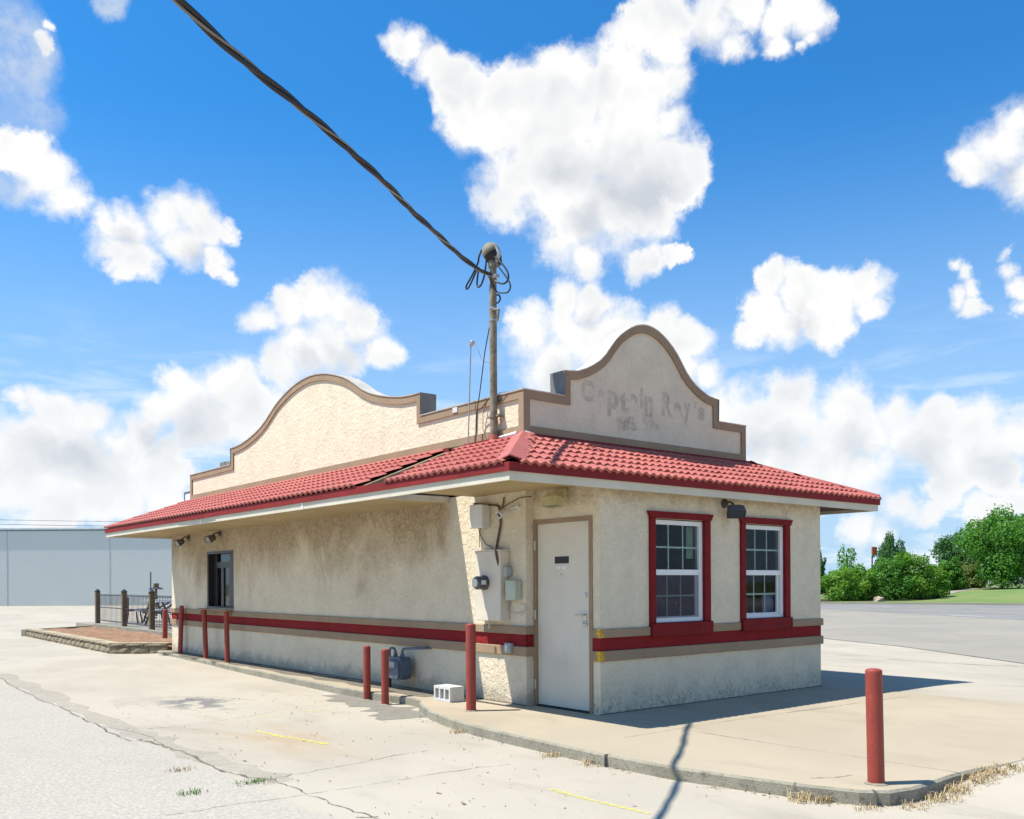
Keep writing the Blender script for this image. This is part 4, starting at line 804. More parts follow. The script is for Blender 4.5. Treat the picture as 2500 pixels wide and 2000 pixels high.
obj('hasp', MB().cbox(0.004, 0.012, 0.205, 0.255, 0.98, 1.02, 0.002).cbox(-0.012, 0.012, 0.2, 0.265, 0.925, 0.955, 0.006).tube([(-0.01, 0.21, 0.955), (-0.01, 0.21, 0.985), (-0.01, 0.25, 0.985), (-0.01, 0.25, 0.955)], 0.005, 6), M['steel'], dr_)
for z in (1.81, 1.03, 0.244): obj('hinge', MB().lathe((-0.008, 1.030, z - 0.055), (0, 0, 1), [(0, 0.009), (0.11, 0.009)], 8).box(-0.0145, -0.0122, 1.016, 1.052, z - 0.05, z + 0.05), M['steel'], dr_)
# ------------------------------------------------------------------ things on and round the building
# bollards
def bollard(px, py, z, h, dia, label, lean=(0, 0), grp='red steel bollards'):
    b_ = on(px, py, 2, z); zz = z - 0.05; r = dia / 2
    t_ = thing('bollard', (b_[0], b_[1], z), label, 'bollard', grp)
    top = np.array([b_[0] + lean[0], b_[1] + lean[1], z + h]); bot = np.array([b_[0], b_[1], zz])
    ax = top - bot; L = np.linalg.norm(ax)
    obj('post', MB().lathe(bot, ax, [(0, r), (L - 0.012, r), (L - 0.003, r * 0.97)], 28), M['bollard'], t_)
    obj('cap', MB().lathe(top - ax / L * 0.003, ax, [(0, r * 0.965), (0.006, r * 0.90), (0.012, r * 0.6), (0.014, 0.001)], 28), M['bollard'], t_)
    cg = MB(); rr_ = random.Random(px)
    ring = [(b_[0] + math.cos(a) * r * rr_.uniform(1.25, 1.6), b_[1] + math.sin(a) * r * rr_.uniform(1.25, 1.6)) for a in np.linspace(0, 2 * math.pi, 15)[:-1]]
    zc_ = float(lot_z(b_[0], b_[1])) if z < -0.02 else z
    cg.add([(x, y, zc_ + 0.003) for x, y in ring] + [(b_[0] + (x - b_[0]) * 0.7, b_[1] + (y - b_[1]) * 0.7, zc_ + 0.012) for x, y in ring], [tuple(range(14, 28))] + [(i, (i + 1) % 14, 14 + (i + 1) % 14, 14 + i) for i in range(14)])
    obj('grout_collar', cg, M['kerb'], t_)
    return t_
bollard(1845 * DK, 1650 * DK, 0.0, 0.780, 0.112, 'largest, nearest red bollard at the front corner of the raised walk', (-0.012, 0.008))
bollard(992 * DK, 1497 * DK, 0.0, 0.940, 0.108, 'red bollard on the walk in front of the electric meter')
bollard(811 * DK, 1482 * DK, LOT + 0.01, 0.665, 0.094, 'red bollard right in front of the blue gas meter')
bollard(773 * DK, 1472 * DK, LOT + 0.01, 0.675, 0.094, 'red bollard left of the one before the gas meter')
bollard(479 * DK, 1396 * DK, 0.0, 0.900, 0.088, 'red bollard below the right edge of the service window', (-0.012, 0.008))
bollard(434 * DK, 1387 * DK, 0.0, 0.910, 0.090, 'red bollard below the left edge of the service window', (-0.025, 0.02))
bollard(379 * DK, 1376 * DK, 0.0, 0.955, 0.092, 'red bollard against the far end of the side wall', (0.03, -0.03))
bollard(402.4, 1565, 0.05, 0.740, 0.118, 'stout red bollard in the planter bed, nearest the fence', (0.02, 0.0))
# gas meter
gt = thing('gas_meter', (-0.3, 3.5, 0), 'blue-grey gas meter with pipes on the side wall', 'gas meter')
GX = -0.27
obj('riser', MB().tube([(GX - 0.02, 3.70, LOT - 0.05), (GX - 0.02, 3.70, 0.22)], 0.024, 10), M['black'], gt)
obj('regulator', MB().lathe((GX - 0.02, 3.66, 0.335), (-0.3, -0.6, 0.0), [(0, 0.02), (0.005, 0.062), (0.03, 0.066), (0.05, 0.060), (0.075, 0.025), (0.085, 0.02)], 16).tube([(GX - 0.02, 3.70, 0.22), (GX - 0.02, 3.70, 0.40)], 0.022, 10).lathe((GX - 0.02, 3.70, 0.36), (0, 0, 1), [(0, 0.03), (0.05, 0.034), (0.06, 0.02)], 12), M['gas_cream'], gt)
obj('pipe', MB().tube([(GX - 0.02, 3.70, 0.40), (GX - 0.02, 3.70, 0.49), (GX - 0.02, 3.685, 0.52), (GX - 0.02, 3.65, 0.53), (GX - 0.02, 3.59, 0.53), (GX - 0.02, 3.565, 0.515), (GX - 0.02, 3.555, 0.48), (GX - 0.02, 3.555, 0.43)], 0.018, 10), M['gas_grey'], gt)
obj('pipe', MB().tube([(GX - 0.02, 3.385, 0.43), (GX - 0.02, 3.385, 0.50), (GX - 0.02, 3.36, 0.53), (GX, 3.30, 0.54), (GX + 0.02, 3.08, 0.555), (GX + 0.06, 2.98, 0.56), (SX + 0.01, 2.955, 0.56)], 0.018, 10), M['gas_grey'], gt)
g = MB().prism([(-0.125, 0.0), (0.0, -0.022), (0.125, 0.0), (0.15, 0.05), (0.158, 0.16), (0.15, 0.235), (0.11, 0.285), (-0.11, 0.285), (-0.15, 0.235), (-0.158, 0.16), (-0.15, 0.05)], (GX + 0.06, 3.45, 0.140), (0, -1, 0), (0, 0, 1), (-1, 0, 0), 0.15)
obj('meter_body', g, M['gas_grey'], gt)
obj('meter_front', MB().prism([(-0.10, 0.01), (0.10, 0.01), (0.125, 0.06), (0.125, 0.20), (0.09, 0.24), (-0.09, 0.24), (-0.125, 0.20), (-0.125, 0.06)], (GX - 0.09, 3.45, 0.140), (0, -1, 0), (0, 0, 1), (-1, 0, 0), 0.035), M['gas_grey'], gt)
obj('index_box', MB().cbox(GX - 0.15, GX - 0.12, 3.39, 3.51, 0.29, 0.37, 0.006), M['grey_box'], gt)
for y in (3.555, 3.385): obj('coupling', MB().lathe((GX - 0.02, y, 0.415), (0, 0, 1), [(0, 0.028), (0.04, 0.030), (0.045, 0.022), (0.06, 0.022)], 8), M['gas_grey'], gt)
# concrete block
bt = thing('concrete_block', (-0.5, 2.03, 0), 'white hollow concrete block lying on the walk beside the meter bollard', 'block')
by0, by1, bx0, bx1, bz1 = 1.865, 2.195, -0.605, -0.405, 0.178
g = MB(); wb_ = 0.028; cores = []
cw = (by1 - by0 - 4 * wb_) / 3
for k in range(3): cores.append((by0 + wb_ + k * (cw + wb_), by0 + wb_ + k * (cw + wb_) + cw))
g.box(bx0, bx1, by0, by1, 0.002, 0.032).box(bx0, bx1, by0, by1, bz1 - 0.03, bz1)
for k in range(4): y = by0 + k * (cw + wb_); g.box(bx0, bx1, y, y + wb_, 0.032, bz1 - 0.03)
obj('block_shell', g, M['cmu'], bt)
obj('end_web', MB().box(bx1 - 0.03, bx1 - 0.002, by0 + wb_, by1 - wb_, 0.032, bz1 - 0.03), M['cmu'], bt)
# electrical gear; k = scale of the enlarged view the points were read from
def w2(u, v, x=SX): return on(1130 + u / 4.794, 1200 + v / 4.794, 0, x)
XP = SX - 0.135
p0, p1 = w2(225, 700, XP), w2(440, 1520, XP)
et = thing('electric_panel', (SX - 0.06, (p0[1] + p1[1]) / 2, p1[2]), 'tall cream electric meter cabinet on the side wall near the door', 'meter cabinet')
yA, yB = float(w2(140, 1000, XP)[1]), float(p1[1]); zA, zB = float(p1[2]), float(w2(300, 700, XP)[2])
obj('cabinet', MB().cbox(XP, SX - 0.002, yB, yA, zA, zB, 0.006), M['cream_box'], et)
obj('cabinet_hood', MB().box(XP - 0.012, SX - 0.002, yB - 0.02, yA + 0.02, zB, zB + 0.012), M['cream_box'], et)
mc = w2(230, 1070, XP - 0.05)
mh = obj('meter', MB().lathe((XP + 0.002, mc[1] + 0.02, mc[2]), (-1, 0, 0), [(0, 0.088), (0.03, 0.088), (0.034, 0.080), (0.12, 0.078), (0.14, 0.066), (0.146, 0.001)], 24), M['meter_glass'], et)
obj('meter_plate', MB().box(XP - 0.11, XP - 0.06, mc[1] - 0.082, mc[1] - 0.0585, mc[2] - 0.02, mc[2] + 0.03), M['white_box'], mh)
obj('meter_dial', MB().lathe((XP - 0.1445, mc[1] + 0.02, mc[2]), (-1, 0, 0), [(0, 0.05), (0.004, 0.048)], 20), M['white_box'], mh)
obj('seal_tag', MB().box(XP - 0.02, XP - 0.004, mc[1] + 0.02, mc[1] + 0.05, zA - 0.12, zA - 0.06), M['metal'], et)
obj('drain_pipe', MB().tube([(XP + 0.05, (yA + yB) / 2 + 0.03, zA + 0.01), (XP + 0.05, (yA + yB) / 2 + 0.03, zA - 0.09)], 0.012, 8), M['green_box'], et)
def wbox(name, label, u0, u1, v0, v1, dpt, mt, cat, c=0.015, lid=True):
    x = SX - dpt; a, b_ = w2(u0, v0, x), w2(u1, v1, x); t_ = thing(name, (SX, (a[1] + b_[1]) / 2, (a[2] + b_[2]) / 2), label, cat)
    y0_, y1_ = sorted((a[1], b_[1])); z0_, z1_ = sorted((a[2], b_[2]))
    obj('box_body', MB().cbox(x + 0.02, SX - 0.001, y0_, y1_, z0_, z1_, min(c, 0.012)), mt, t_)
    if lid: obj('lid', MB().cbox(x, x + 0.024, y0_ - 0.004, y1_ + 0.004, z0_ - 0.004, z1_ + 0.004, min(c, 0.0115)), mt, t_)
    return t_, (y0_, y1_, z0_, z1_)
wbox('siren_box', 'white rounded enclosure high under the eave above the electric cabinet', 75, 222, 165, 422, 0.13, M['white_box'], 'enclosure', 0.03)
wbox('junction_box', 'small grey junction box right of the electric cabinet', 462, 505, 878, 995, 0.10, M['grey_box'], 'junction box')
wbox('phone_box', 'pale green telephone box below the small grey junction box', 492, 608, 1040, 1270, 0.11, M['green_box'], 'utility box')
ot, ob = wbox('outlet_box', 'grey weatherproof outlet on the lower brown band beside the door', 478, 545, 1775, 1895, 0.075, M['grey_box'], 'outlet')
obj('outlet_cover', MB().cbox(SX - 0.085, SX - 0.074, (ob[0] + ob[1]) / 2 - 0.02, (ob[0] + ob[1]) / 2 + 0.02, ob[2] + 0.02, ob[3] - 0.02, 0.003), M['white_box'], ot)
# security camera
sc = w2(425, 275, SX - 0.16); sct = thing('security_camera', (SX, sc[1], sc[2]), 'white bullet security camera under the eave left of the door', 'camera')
dirc = np.array([-0.85, -0.02, -0.42]); dirc /= np.linalg.norm(dirc); bk = np.array([SX - 0.02, sc[1] - 0.16, sc[2] + 0.09])
front = np.array(sc, float)
obj('camera_body', MB().lathe(front - dirc * 0.12, dirc, [(0, 0.026), (0.01, 0.038), (0.10, 0.040), (0.125, 0.043), (0.126, 0.034)], 16), M['white_box'], sct)
obj('lens', MB().lathe(front + dirc * 0.004, dirc, [(0, 0.034), (0.003, 0.030)], 16), M['meter_glass'], sct)
obj('bracket', MB().tube([front - dirc * 0.11, front - dirc * 0.15 + np.array([0.02, -0.01, 0.02]), bk], 0.012, 8).lathe(bk, (1, 0, 0), [(-0.01, 0.022), (0.021, 0.03)], 12), M['white_box'], sct)
# loose cables on the wall
def cable(name, pts, r, label, mt='black', x=SX - 0.02, cat='cable'):
    P = [w2(u, v, x - (q[0] if q else 0)) for (u, v, *q) in pts]; return tag(obj(name, MB().tube(P, r, 7), M[mt], loc=P[0]), label, cat)
br_mat = plain('brown cable sheath', (0.11, 0.075, 0.045), 0.6, 0.3, 8); M['brown_cable'] = br_mat
cable('wall_cable', [(440, 295), (440, 380), (425, 470), (408, 560), (395, 650), (385, 700, 0.13), (400, 790, 0.13), (425, 880, 0.10), (445, 960, 0.02), (458, 1030), (470, 1120), (485, 1200)], 0.014, 'brown cable bundle hanging from the security camera past the cabinet', 'brown_cable')
cable('wall_wire', [(205, 425, 0.08), (200, 500), (235, 560), (270, 620), (330, 650), (380, 690, 0.1)], 0.005, 'thin brown wire from the white enclosure to the cable bundle', 'brown_cable')
cable('wall_wire', [(185, 425, 0.08), (195, 500), (195, 580), (195, 660)], 0.004, 'thin wire hanging straight down below the white enclosure', 'brown_cable')
cable('conduit', [(130, 145), (250, 155), (380, 160), (425, 180), (430, 240)], 0.013, 'dark conduit running from the white enclosure to the security camera', 'brown_cable')
cable('conduit', [(480, 70), (475, 130), (450, 210)], 0.010, 'short brown conduit dropping from the soffit to the camera', 'brown_cable')
cable('wall_wire', [(455, 205), (520, 150), (600, 110), (650, 80), (720, 65), (800, 62)], 0.006, 'thin brown wire crossing high above the door recess', 'brown_cable')
cable('wall_wire', [(455, 1200), (468, 1330), (480, 1400), (505, 1418), (530, 1395), (545, 1330), (548, 1270)], 0.007, 'pale looped wire hanging under the green telephone box', 'grey_box')
cable('wall_wire', [(550, 1418), (620, 1422), (700, 1420), (728, 1395), (735, 1350), (720, 1322), (670, 1310)], 0.004, 'thin pale wire bent in a loop low beside the door', 'grey_box')
# wall lamps
def flood(loc, face, label, mt, hd_=1.0, tilt=0.5, yaw=0.0):
    """loc = wall point of the round base, face = outward normal"""
    loc = np.array(loc, float); f = np.array(face, float); s_ = np.cross((0, 0, 1), f); t_ = thing('wall_lamp', loc, label, 'wall lamp', 'wall-mounted flood lamps')
    obj('base', MB().lathe(loc, f, [(0, 0.055), (0.025, 0.055), (0.035, 0.04), (0.04, 0.015)], 16), M[mt], t_)
    obj('arm', MB().tube([loc + f * 0.03, loc + f * 0.08 + (0, 0, 0.02), loc + f * 0.13 + (0, 0, -0.01), loc + f * 0.15 + (0, 0, -0.05)], 0.014, 8), M[mt], t_)
    c = loc + f * 0.16 + np.array([0, 0, -0.075])
    fh = f * math.cos(yaw) + s_ * math.sin(yaw); s_ = np.cross((0, 0, 1), fh); fa = fh * math.cos(tilt) - np.array([0, 0, 1.0]) * math.sin(tilt); ua = np.cross(fa, s_); ua = ua if ua[2] > 0 else -ua
    hw = 0.10 * hd_; n0, n1 = c - fa * 0.05, c + fa * 0.10
    def rc(q, w_, h_): return [q + s_ * a * w_ + ua * b_ * h_ for a, b_ in ((-1, -1), (1, -1), (1, 1), (-1, 1))]
    vs = rc(n0, hw * 0.6, 0.028) + rc(c, hw * 0.95, 0.055) + rc(n1, hw * 1.05, 0.06)
    obj('housing', MB().add(vs, [(3, 2, 1, 0)] + [(4 * i + k, 4 * i + (k + 1) % 4, 4 * i + 4 + (k + 1) % 4, 4 * i + 4 + k) for i in range(2) for k in range(4)]), M[mt], t_)
    vs = rc(n1 - fa * 0.006, hw * 0.98, 0.054); obj('lens', MB().add(vs, [(0, 1, 2, 3)]), M['meter_glass'], t_)
    return t_
lp = on(1765, 1232, 1, 0.0); flood((lp[0] + 0.02, -0.001, lp[2] + 0.01), (0, -1, 0), 'weathered grey flood lamp on the front wall between the windows', 'lamp_dark', 1.0, 0.75, -0.7)
lp = on(1200 + 955 / 5.39, 1000 + 1075 / 5.39, 0, 0.0); flood((-0.001, lp[1], lp[2]), (-1, 0, 0), 'yellowed cream flood lamp above the door', 'lamp_cream', 1.15, 1.45)
for (u, v, lb) in ((330, 1260, 'dark flood lamp nearest the far end of the side wall'), (745, 1205, 'dark flood lamp above the service window')):
    lp = on(400 + u / 5.39, 1080 + v / 5.39, 0, SX); flood((SX - 0.001, lp[1], lp[2]), (-1, 0, 0), lb, 'lamp_dark', 1.0)
# service mast
MX, MY = -0.19, 1.545
mt_ = thing('service_mast', (MX, MY, 3.0), 'weathered pipe mast with weatherhead rising from the roof beside the parapet', 'mast')
def wm(u, v, x=MX): return on(1120 + u / 7.5, 570 + v / 7.5, 0, x)
obj('pipe', MB().lathe((MX, MY, 2.90), (0, 0, 1), [(0, 0.043), (2.27, 0.043)], 20), M['pole'], mt_)
obj('roof_boot', MB().lathe((MX, MY, 2.95), (0, 0, 1), [(0, 0.10), (0.05, 0.085), (0.10, 0.055), (0.16, 0.050)], 16), M['roof_red'], mt_)
for z in (3.33,): obj('clamp', MB().lathe((MX, MY, z - 0.02), (0, 0, 1), [(0, 0.052), (0.04, 0.052)], 16).box(MX - 0.01, PX0 + 0.02, MY + 0.04, MY + 0.12, z - 0.012, z + 0.012).box(MX - 0.01, PX0 + 0.02, MY - 0.10, MY - 0.04, z - 0.012, z + 0.012), M['pole'], mt_)
for v in (1400, 1625): obj('band_clamp', MB().lathe((MX, MY, wm(600, v)[2]), (0, 0, 1), [(0, 0.047), (0.02, 0.047)], 16).box(MX - 0.02, MX + 0.02, MY + 0.045, MY + 0.07, wm(600, v)[2] - 0.005, wm(600, v)[2] + 0.015), M['metal'], mt_)
zc = float(wm(600, 820)[2]); obj('strain_clamp', MB().lathe((MX, MY, zc - 0.02), (0, 0, 1), [(0, 0.05), (0.04, 0.05)], 14).box(MX - 0.03, MX + 0.03, MY - 0.085, MY - 0.04, zc - 0.02, zc + 0.02).box(MX - 0.03, MX + 0.03, MY + 0.04, MY + 0.07, zc - 0.015, zc + 0.015), M['metal'], mt_)
# weatherhead: round hood tipped toward the line, dark mouth below
hz = 5.15; hoodc = np.array([MX - 0.005, MY + 0.03, hz + 0.10]); tip = np.array([-0.30, 0.32, 0.9]); tip /= np.linalg.norm(tip)
wh = obj('weatherhead', MB().lathe(hoodc - tip * 0.03, tip, [(0.0, 0.102), (0.012, 0.108), (0.045, 0.106), (0.08, 0.092), (0.11, 0.066), (0.13, 0.034), (0.136, 0.002)], 22), M['pole'], mt_, smooth=True)
obj('weatherhead_mouth', MB().lathe(hoodc - tip * 0.03, -tip, [(0.0, 0.098), (0.05, 0.096), (0.10, 0.078), (0.15, 0.058)], 18), M['dark'], wh, smooth=True)
obj('side_flange', MB().tube([hoodc + (0.0, -0.10, 0.03), hoodc + (0.02, -0.13, -0.05), hoodc + (0.01, -0.09, -0.14), np.array([MX, MY - 0.04, hz - 0.03])], [0.02, 0.028, 0.022, 0.02], 8), M['metal'], wh)
obj('neck', MB().lathe((MX, MY, 5.06), (0, 0, 1), [(0, 0.055), (0.10, 0.058), (0.14, 0.075), (0.16, 0.06)], 16), M['pole'], wh)
def loop(pts, r=0.011, mt='black'): obj('lead_wire', MB().tube([wm(u, v, MX - dx) for u, v, dx in pts], r, 7), M[mt], mt_)
def spl(pts, n=5):
    P = [np.array(p, float) for p in pts]; P = [P[0]] + P + [P[-1]]; out_ = []
    for i in range(1, len(P) - 2):
        for k in range(n):
            t_ = k / n; a, b_, c, d_ = P[i - 1], P[i], P[i + 1], P[i + 2]
            out_.append(0.5 * ((2 * b_) + (-a + c) * t_ + (2 * a - 5 * b_ + 4 * c - d_) * t_ * t_ + (-a + 3 * b_ - 3 * c + d_) * t_ ** 3))
    return out_ + [P[-2]]
loop([tuple(q) for q in spl([(420, 300, 0.08), (370, 430, 0.1), (350, 540, 0.1), (250, 760, 0.1), (140, 960, 0.1), (150, 1020, 0.1), (200, 960, 0.1), (300, 740, 0.1), (345, 620, 0.12)])])
loop([tuple(q) for q in spl([(500, 480, 0.08), (490, 620, 0.1), (460, 800, 0.1), (410, 940, 0.1), (355, 985, 0.1), (335, 920, 0.1), (350, 760, 0.1), (370, 620, 0.12)])])
loop([tuple(q) for q in spl([(660, 430, 0.05), (760, 520, 0.08), (870, 660, 0.08), (910, 780, 0.08), (890, 870, 0.08), (820, 920, 0.08), (720, 900, 0.06), (640, 860, 0.06)])])
loop([tuple(q) for q in spl([(680, 530, 0.05), (760, 650, 0.08), (850, 770, 0.08), (920, 880, 0.08), (945, 980, 0.08), (900, 1075, 0.08), (790, 1090, 0.08), (690, 1060, 0.06), (600, 900, 0.07), (530, 740, 0.07)])], 0.009, 'black')
loop([tuple(q) for q in spl([(680, 1130, 0.02), (735, 1130, 0.03), (760, 1190, 0.03), (730, 1260, 0.03), (690, 1275, 0.02)])], 0.010)
obj('hook_bracket', MB().tube([wm(620, 1395, MX - 0.03), wm(740, 1395, MX - 0.03), wm(730, 1440, MX - 0.03), wm(705, 1610, MX - 0.03)], 0.014, 6), M['pole'], mt_)
# the service drop: three twisted strands sagging toward the street
cp = [(-0.25, 1.50, 4.94), (-0.67, 1.30, 4.915), (-1.87, 0.41, 4.80), (-2.82, -0.40, 4.66), (-3.60, -1.03, 4.555), (-4.50, -1.72, 4.42), (-5.18, -2.28, 4.31), (-6.4, -3.3, 4.22), (-9.5, -5.9, 4.25), (-14, -9.6, 4.8), (-22, -16, 6.6)]
line = spl(cp, 14); dd = [0.0]
for a, b_ in zip(line[:-1], line[1:]): dd.append(dd[-1] + float(np.linalg.norm(b_ - a)))
sdrop = thing('overhead_cable', tuple(cp[0]), 'thick twisted black service cable sweeping across the sky to the mast', 'power cable')
tot = dd[-1]; NS = 420; samp = np.concatenate([np.linspace(0, 9, 300), np.linspace(9.1, tot, 120)])
LN = np.array(line); pts_ = np.stack([np.interp(samp, dd, LN[:, k]) for k in range(3)], 1)
for st in range(3):
    P = []
    for i, q in enumerate(pts_):
        t_ = pts_[min(i + 1, len(pts_) - 1)] - pts_[max(i - 1, 0)]; t_ /= np.linalg.norm(t_); n1_ = np.cross(t_, (0, 0, 1)); n1_ /= np.linalg.norm(n1_); n2_ = np.cross(n1_, t_)
        ph = 2 * math.pi * (samp[i] / 1.5 + st / 3.0); R_ = 0.015 if st < 2 else 0.014
        P.append(q + R_ * (math.cos(ph) * n1_ + math.sin(ph) * n2_))
    obj('insulated_strand' if st < 2 else 'bare_strand', MB().tube(P, 0.0145 if st < 2 else 0.008, 7), M['black' if st < 2 else 'alu'], sdrop, smooth=True)
# antenna rod and guy wire
def wa_(u, v, x=MX): return on(1000 + u / 2.876, 560 + v / 2.876, 0, x)
at = thing('antenna_rod', tuple(wa_(410, 1560)), 'thin grey rod with small sensor head left of the mast', 'antenna')
obj('rod', MB().tube([wa_(410, 1560), wa_(430, 815)], 0.008, 8), M['metal'], at)
hp = wa_(438, 800); obj('sensor_head', MB().lathe(hp + np.array([0, 0.02, -0.03]), (0, -0.5, 0.7), [(0, 0.018), (0.02, 0.03), (0.06, 0.03), (0.07, 0.015)], 12), M['metal'], at)
obj('lead_wire', MB().tube([wa_(455, 800), wa_(480, 840), wa_(500, 900), wa_(520, 930), wa_(555, 935)], 0.0025, 5), M['black'], at)
tag(obj('guy_wire', MB().tube([wa_(560, 690), wa_(530, 850), wa_(490, 1170), wa_(468, 1300), wa_(463, 1515)], 0.006, 6), M['black'], loc=wa_(463, 1515)), 'thin dark wire slanting from the mast down to the roof', 'wire')
tag(obj('loose_wire', MB().tube([wa_(550, 1200), wa_(510, 1250), wa_(475, 1280), wa_(470, 1400), wa_(462, 1515)], 0.008, 6), M['brown_cable'], loc=wa_(463, 1515)), 'brown wire draped over the low parapet beside the mast', 'wire')
tag(obj('loose_wire', MB().tube([wa_(600, 1160, PX0 - 0.03), wa_(640, 1145, PX0 - 0.03), wa_(700, 1140, PX0 - 0.03), wa_(660, 1190, PX0 - 0.03), wa_(600, 1215, PX0 - 0.04)], 0.003, 5), M['black'], loc=wa_(600, 1215)), 'thin wire looped over the parapet top right of the mast', 'wire')
tag(obj('loose_wire', MB().tube([wa_(545, 1190), wa_(515, 1300), wa_(515, 1400), wa_(540, 1480)], 0.004, 5), M['brown_cable'], loc=wa_(540, 1480)), 'thin brown wire hanging against the parapet just left of the mast', 'wire')
tag(obj('parapet_tag', MB().cbox(PX0 - 0.034, PX0 - 0.026, 2.34, 2.44, 3.50, 3.565, 0.002), M['white_box'], loc=(PX0, 2.39, 3.5)), 'small white tag on the low parapet above the roof gap', 'tag')
# white cabinet on the far roof end
ct = thing('roof_cabinet', (0.15, 11.75, 2.9), 'white metal cabinet peeking out behind the far end of the parapet', 'cabinet')
q0 = on(389 * DK, 1037 * DK, 0, -0.05)
obj('cabinet_body', MB().cbox(-0.05, 0.45, 11.52, q0[1] - 0.014, 2.75, q0[2] - 0.02, 0.005), M['white_pvc'], ct)
obj('cabinet_edge', MB().box(-0.062, 0.46, 11.51, q0[1], q0[2] - 0.02, q0[2]).box(-0.062, 0.46, q0[1] - 0.013, q0[1], 2.75, q0[2] - 0.02), M['gas_grey'], ct)
# ------------------------------------------------------------------ planter and fenced patio
pt = thing('planter', (0.1, 18, LOT), 'low stone-block planter filled with brown mulch at the far end of the building', 'planter')
A_, B_, C_ = np.array([-0.92, 22.4]), np.array([-1.08, 13.65]), np.array([-0.17, 12.78])
D_, E_ = np.array([1.30, 23.9]), np.array([1.22, 12.9])
zb, zm, zt = LOT - 0.02, 0.075, 0.155
rngs = random.Random(3)
def block_row(p_, q_, z0, z1, name, mt, ln, depth, rough=0.02, shift=0.0):
    L = np.linalg.norm(q_ - p_); d_ = (q_ - p_) / L; nn = np.array([d_[1], -d_[0]]); n_ = max(1, round(L / ln)); pos_ = 0.0; cuts_ = [0.0]
    while cuts_[-1] < L - ln * 0.5: cuts_.append(cuts_[-1] + ln * rngs.uniform(0.75, 1.25) * (0.6 if len(cuts_) == 1 and shift else 1))
    cuts_[-1] = L
    for a, b_ in zip(cuts_[:-1], cuts_[1:]):
        g = MB(); a += 0.008; b_ -= 0.008; NX, NZ = 3, 2; vs = []
        for iz in range(NZ + 1):
            for ix in range(NX + 1):
                edge_ = ix in (0, NX) or iz in (0, NZ); o2 = (-0.012 if edge_ else rngs.uniform(0.0, rough))
                q2 = p_ + d_ * (a + (b_ - a) * ix / NX) + nn * o2; vs.append((q2[0], q2[1], z0 + 0.004 + (z1 - z0 - 0.008) * iz / NZ))
        for iz in (0, NZ):
            for ix in (0, NX): q2 = p_ + d_ * (a + (b_ - a) * ix / NX) - nn * depth; vs.append((q2[0], q2[1], z0 + 0.004 + (z1 - z0 - 0.008) * iz / NZ))
        m_ = NX + 1; fs = [(iz * m_ + ix, iz * m_ + ix + 1, (iz + 1) * m_ + ix + 1, (iz + 1) * m_ + ix) for iz in range(NZ) for ix in range(NX)]; k0 = m_ * (NZ + 1)
        fs += [tuple(NZ * m_ + ix for ix in range(m_)) + (k0 + 3, k0 + 2), (k0, k0 + 1, k0 + 3, k0 + 2), (0, m_, 2 * m_, k0 + 2, k0), (NX, NX + m_, NX + 2 * m_, k0 + 3, k0 + 1)]
        obj(name, g.add(vs, fs), mt, pt)
for p_, q_ in ((A_, B_), (B_, C_)):
    block_row(p_, q_, zb, zm, 'block', M['stone'], 0.42, 0.22, 0.03)
    block_row(p_, q_, zm, zt, 'cap_block', M['stone'], 0.46, 0.10, 0.03, 0.2)
def cap_top(p_, q_): d_ = (q_ - p_) / np.linalg.norm(q_ - p_); nn = np.array([d_[1], -d_[0]]); return [p_ + nn * 0.0, q_ + nn * 0.0, q_ - nn * 0.24, p_ - nn * 0.24]
for p_, q_ in ((A_, B_ + (0, .02)), (B_ + (0.02, 0), C_)):
    L = np.linalg.norm(q_ - p_); n_ = int(L / 0.6) + 1
    for k in range(n_):
        a = p_ + (q_ - p_) * (k / n_); b_ = p_ + (q_ - p_) * ((k + 1) / n_ - 0.012 / L); cc = cap_top(a, b_); zz = zt + rngs.uniform(-0.004, 0.006)
        obj('cap_stone', MB().prism([tuple(c) for c in cc[::-1]], (0, 0, zz - 0.03), (1, 0, 0), (0, 1, 0), (0, 0, 1), 0.034), M['cap_stone'], pt)
for p_, q_ in ((D_, E_), (A_, D_)):
    d_ = (q_ - p_) / np.linalg.norm(q_ - p_); nn = np.array([-d_[1], d_[0]]) * 0.16
    obj('back_edging', MB().prism([tuple(c) for c in (p_, q_, q_ + nn, p_ + nn)][::(1 if (d_[0] * nn[1] - d_[1] * nn[0]) > 0 else -1)], (0, 0, LOT), (1, 0, 0), (0, 1, 0), (0, 0, 1), 0.27 if p_ is D_ else 0.22), M['kerb'], pt)
mg = MB(); mn_ = 26
for j in range(mn_ + 1):
    for i in range(11):
        l_ = A_ + (B_ - A_) * (j / mn_) if j < mn_ else B_; r2 = D_ + (E_ - D_) * (j / mn_); q2 = l_ + (r2 - l_) * (i / 10.0); mg.v.append((q2[0], q2[1], 0.09 + rngs.uniform(-0.03, 0.03)))
mg.f = [(j * 11 + i, j * 11 + i + 1, (j + 1) * 11 + i + 1, (j + 1) * 11 + i) for j in range(mn_) for i in range(10)]; mg.m = [0] * len(mg.f)
mg.add([(B_[0], B_[1], 0.09), (C_[0], C_[1], 0.07), (E_[0], E_[1], 0.07), (E_[0], E_[1] + 0.5, 0.09)], [(0, 1, 2, 3)])
tag(obj('mulch', mg, M['mulch'], pt), kind='stuff')
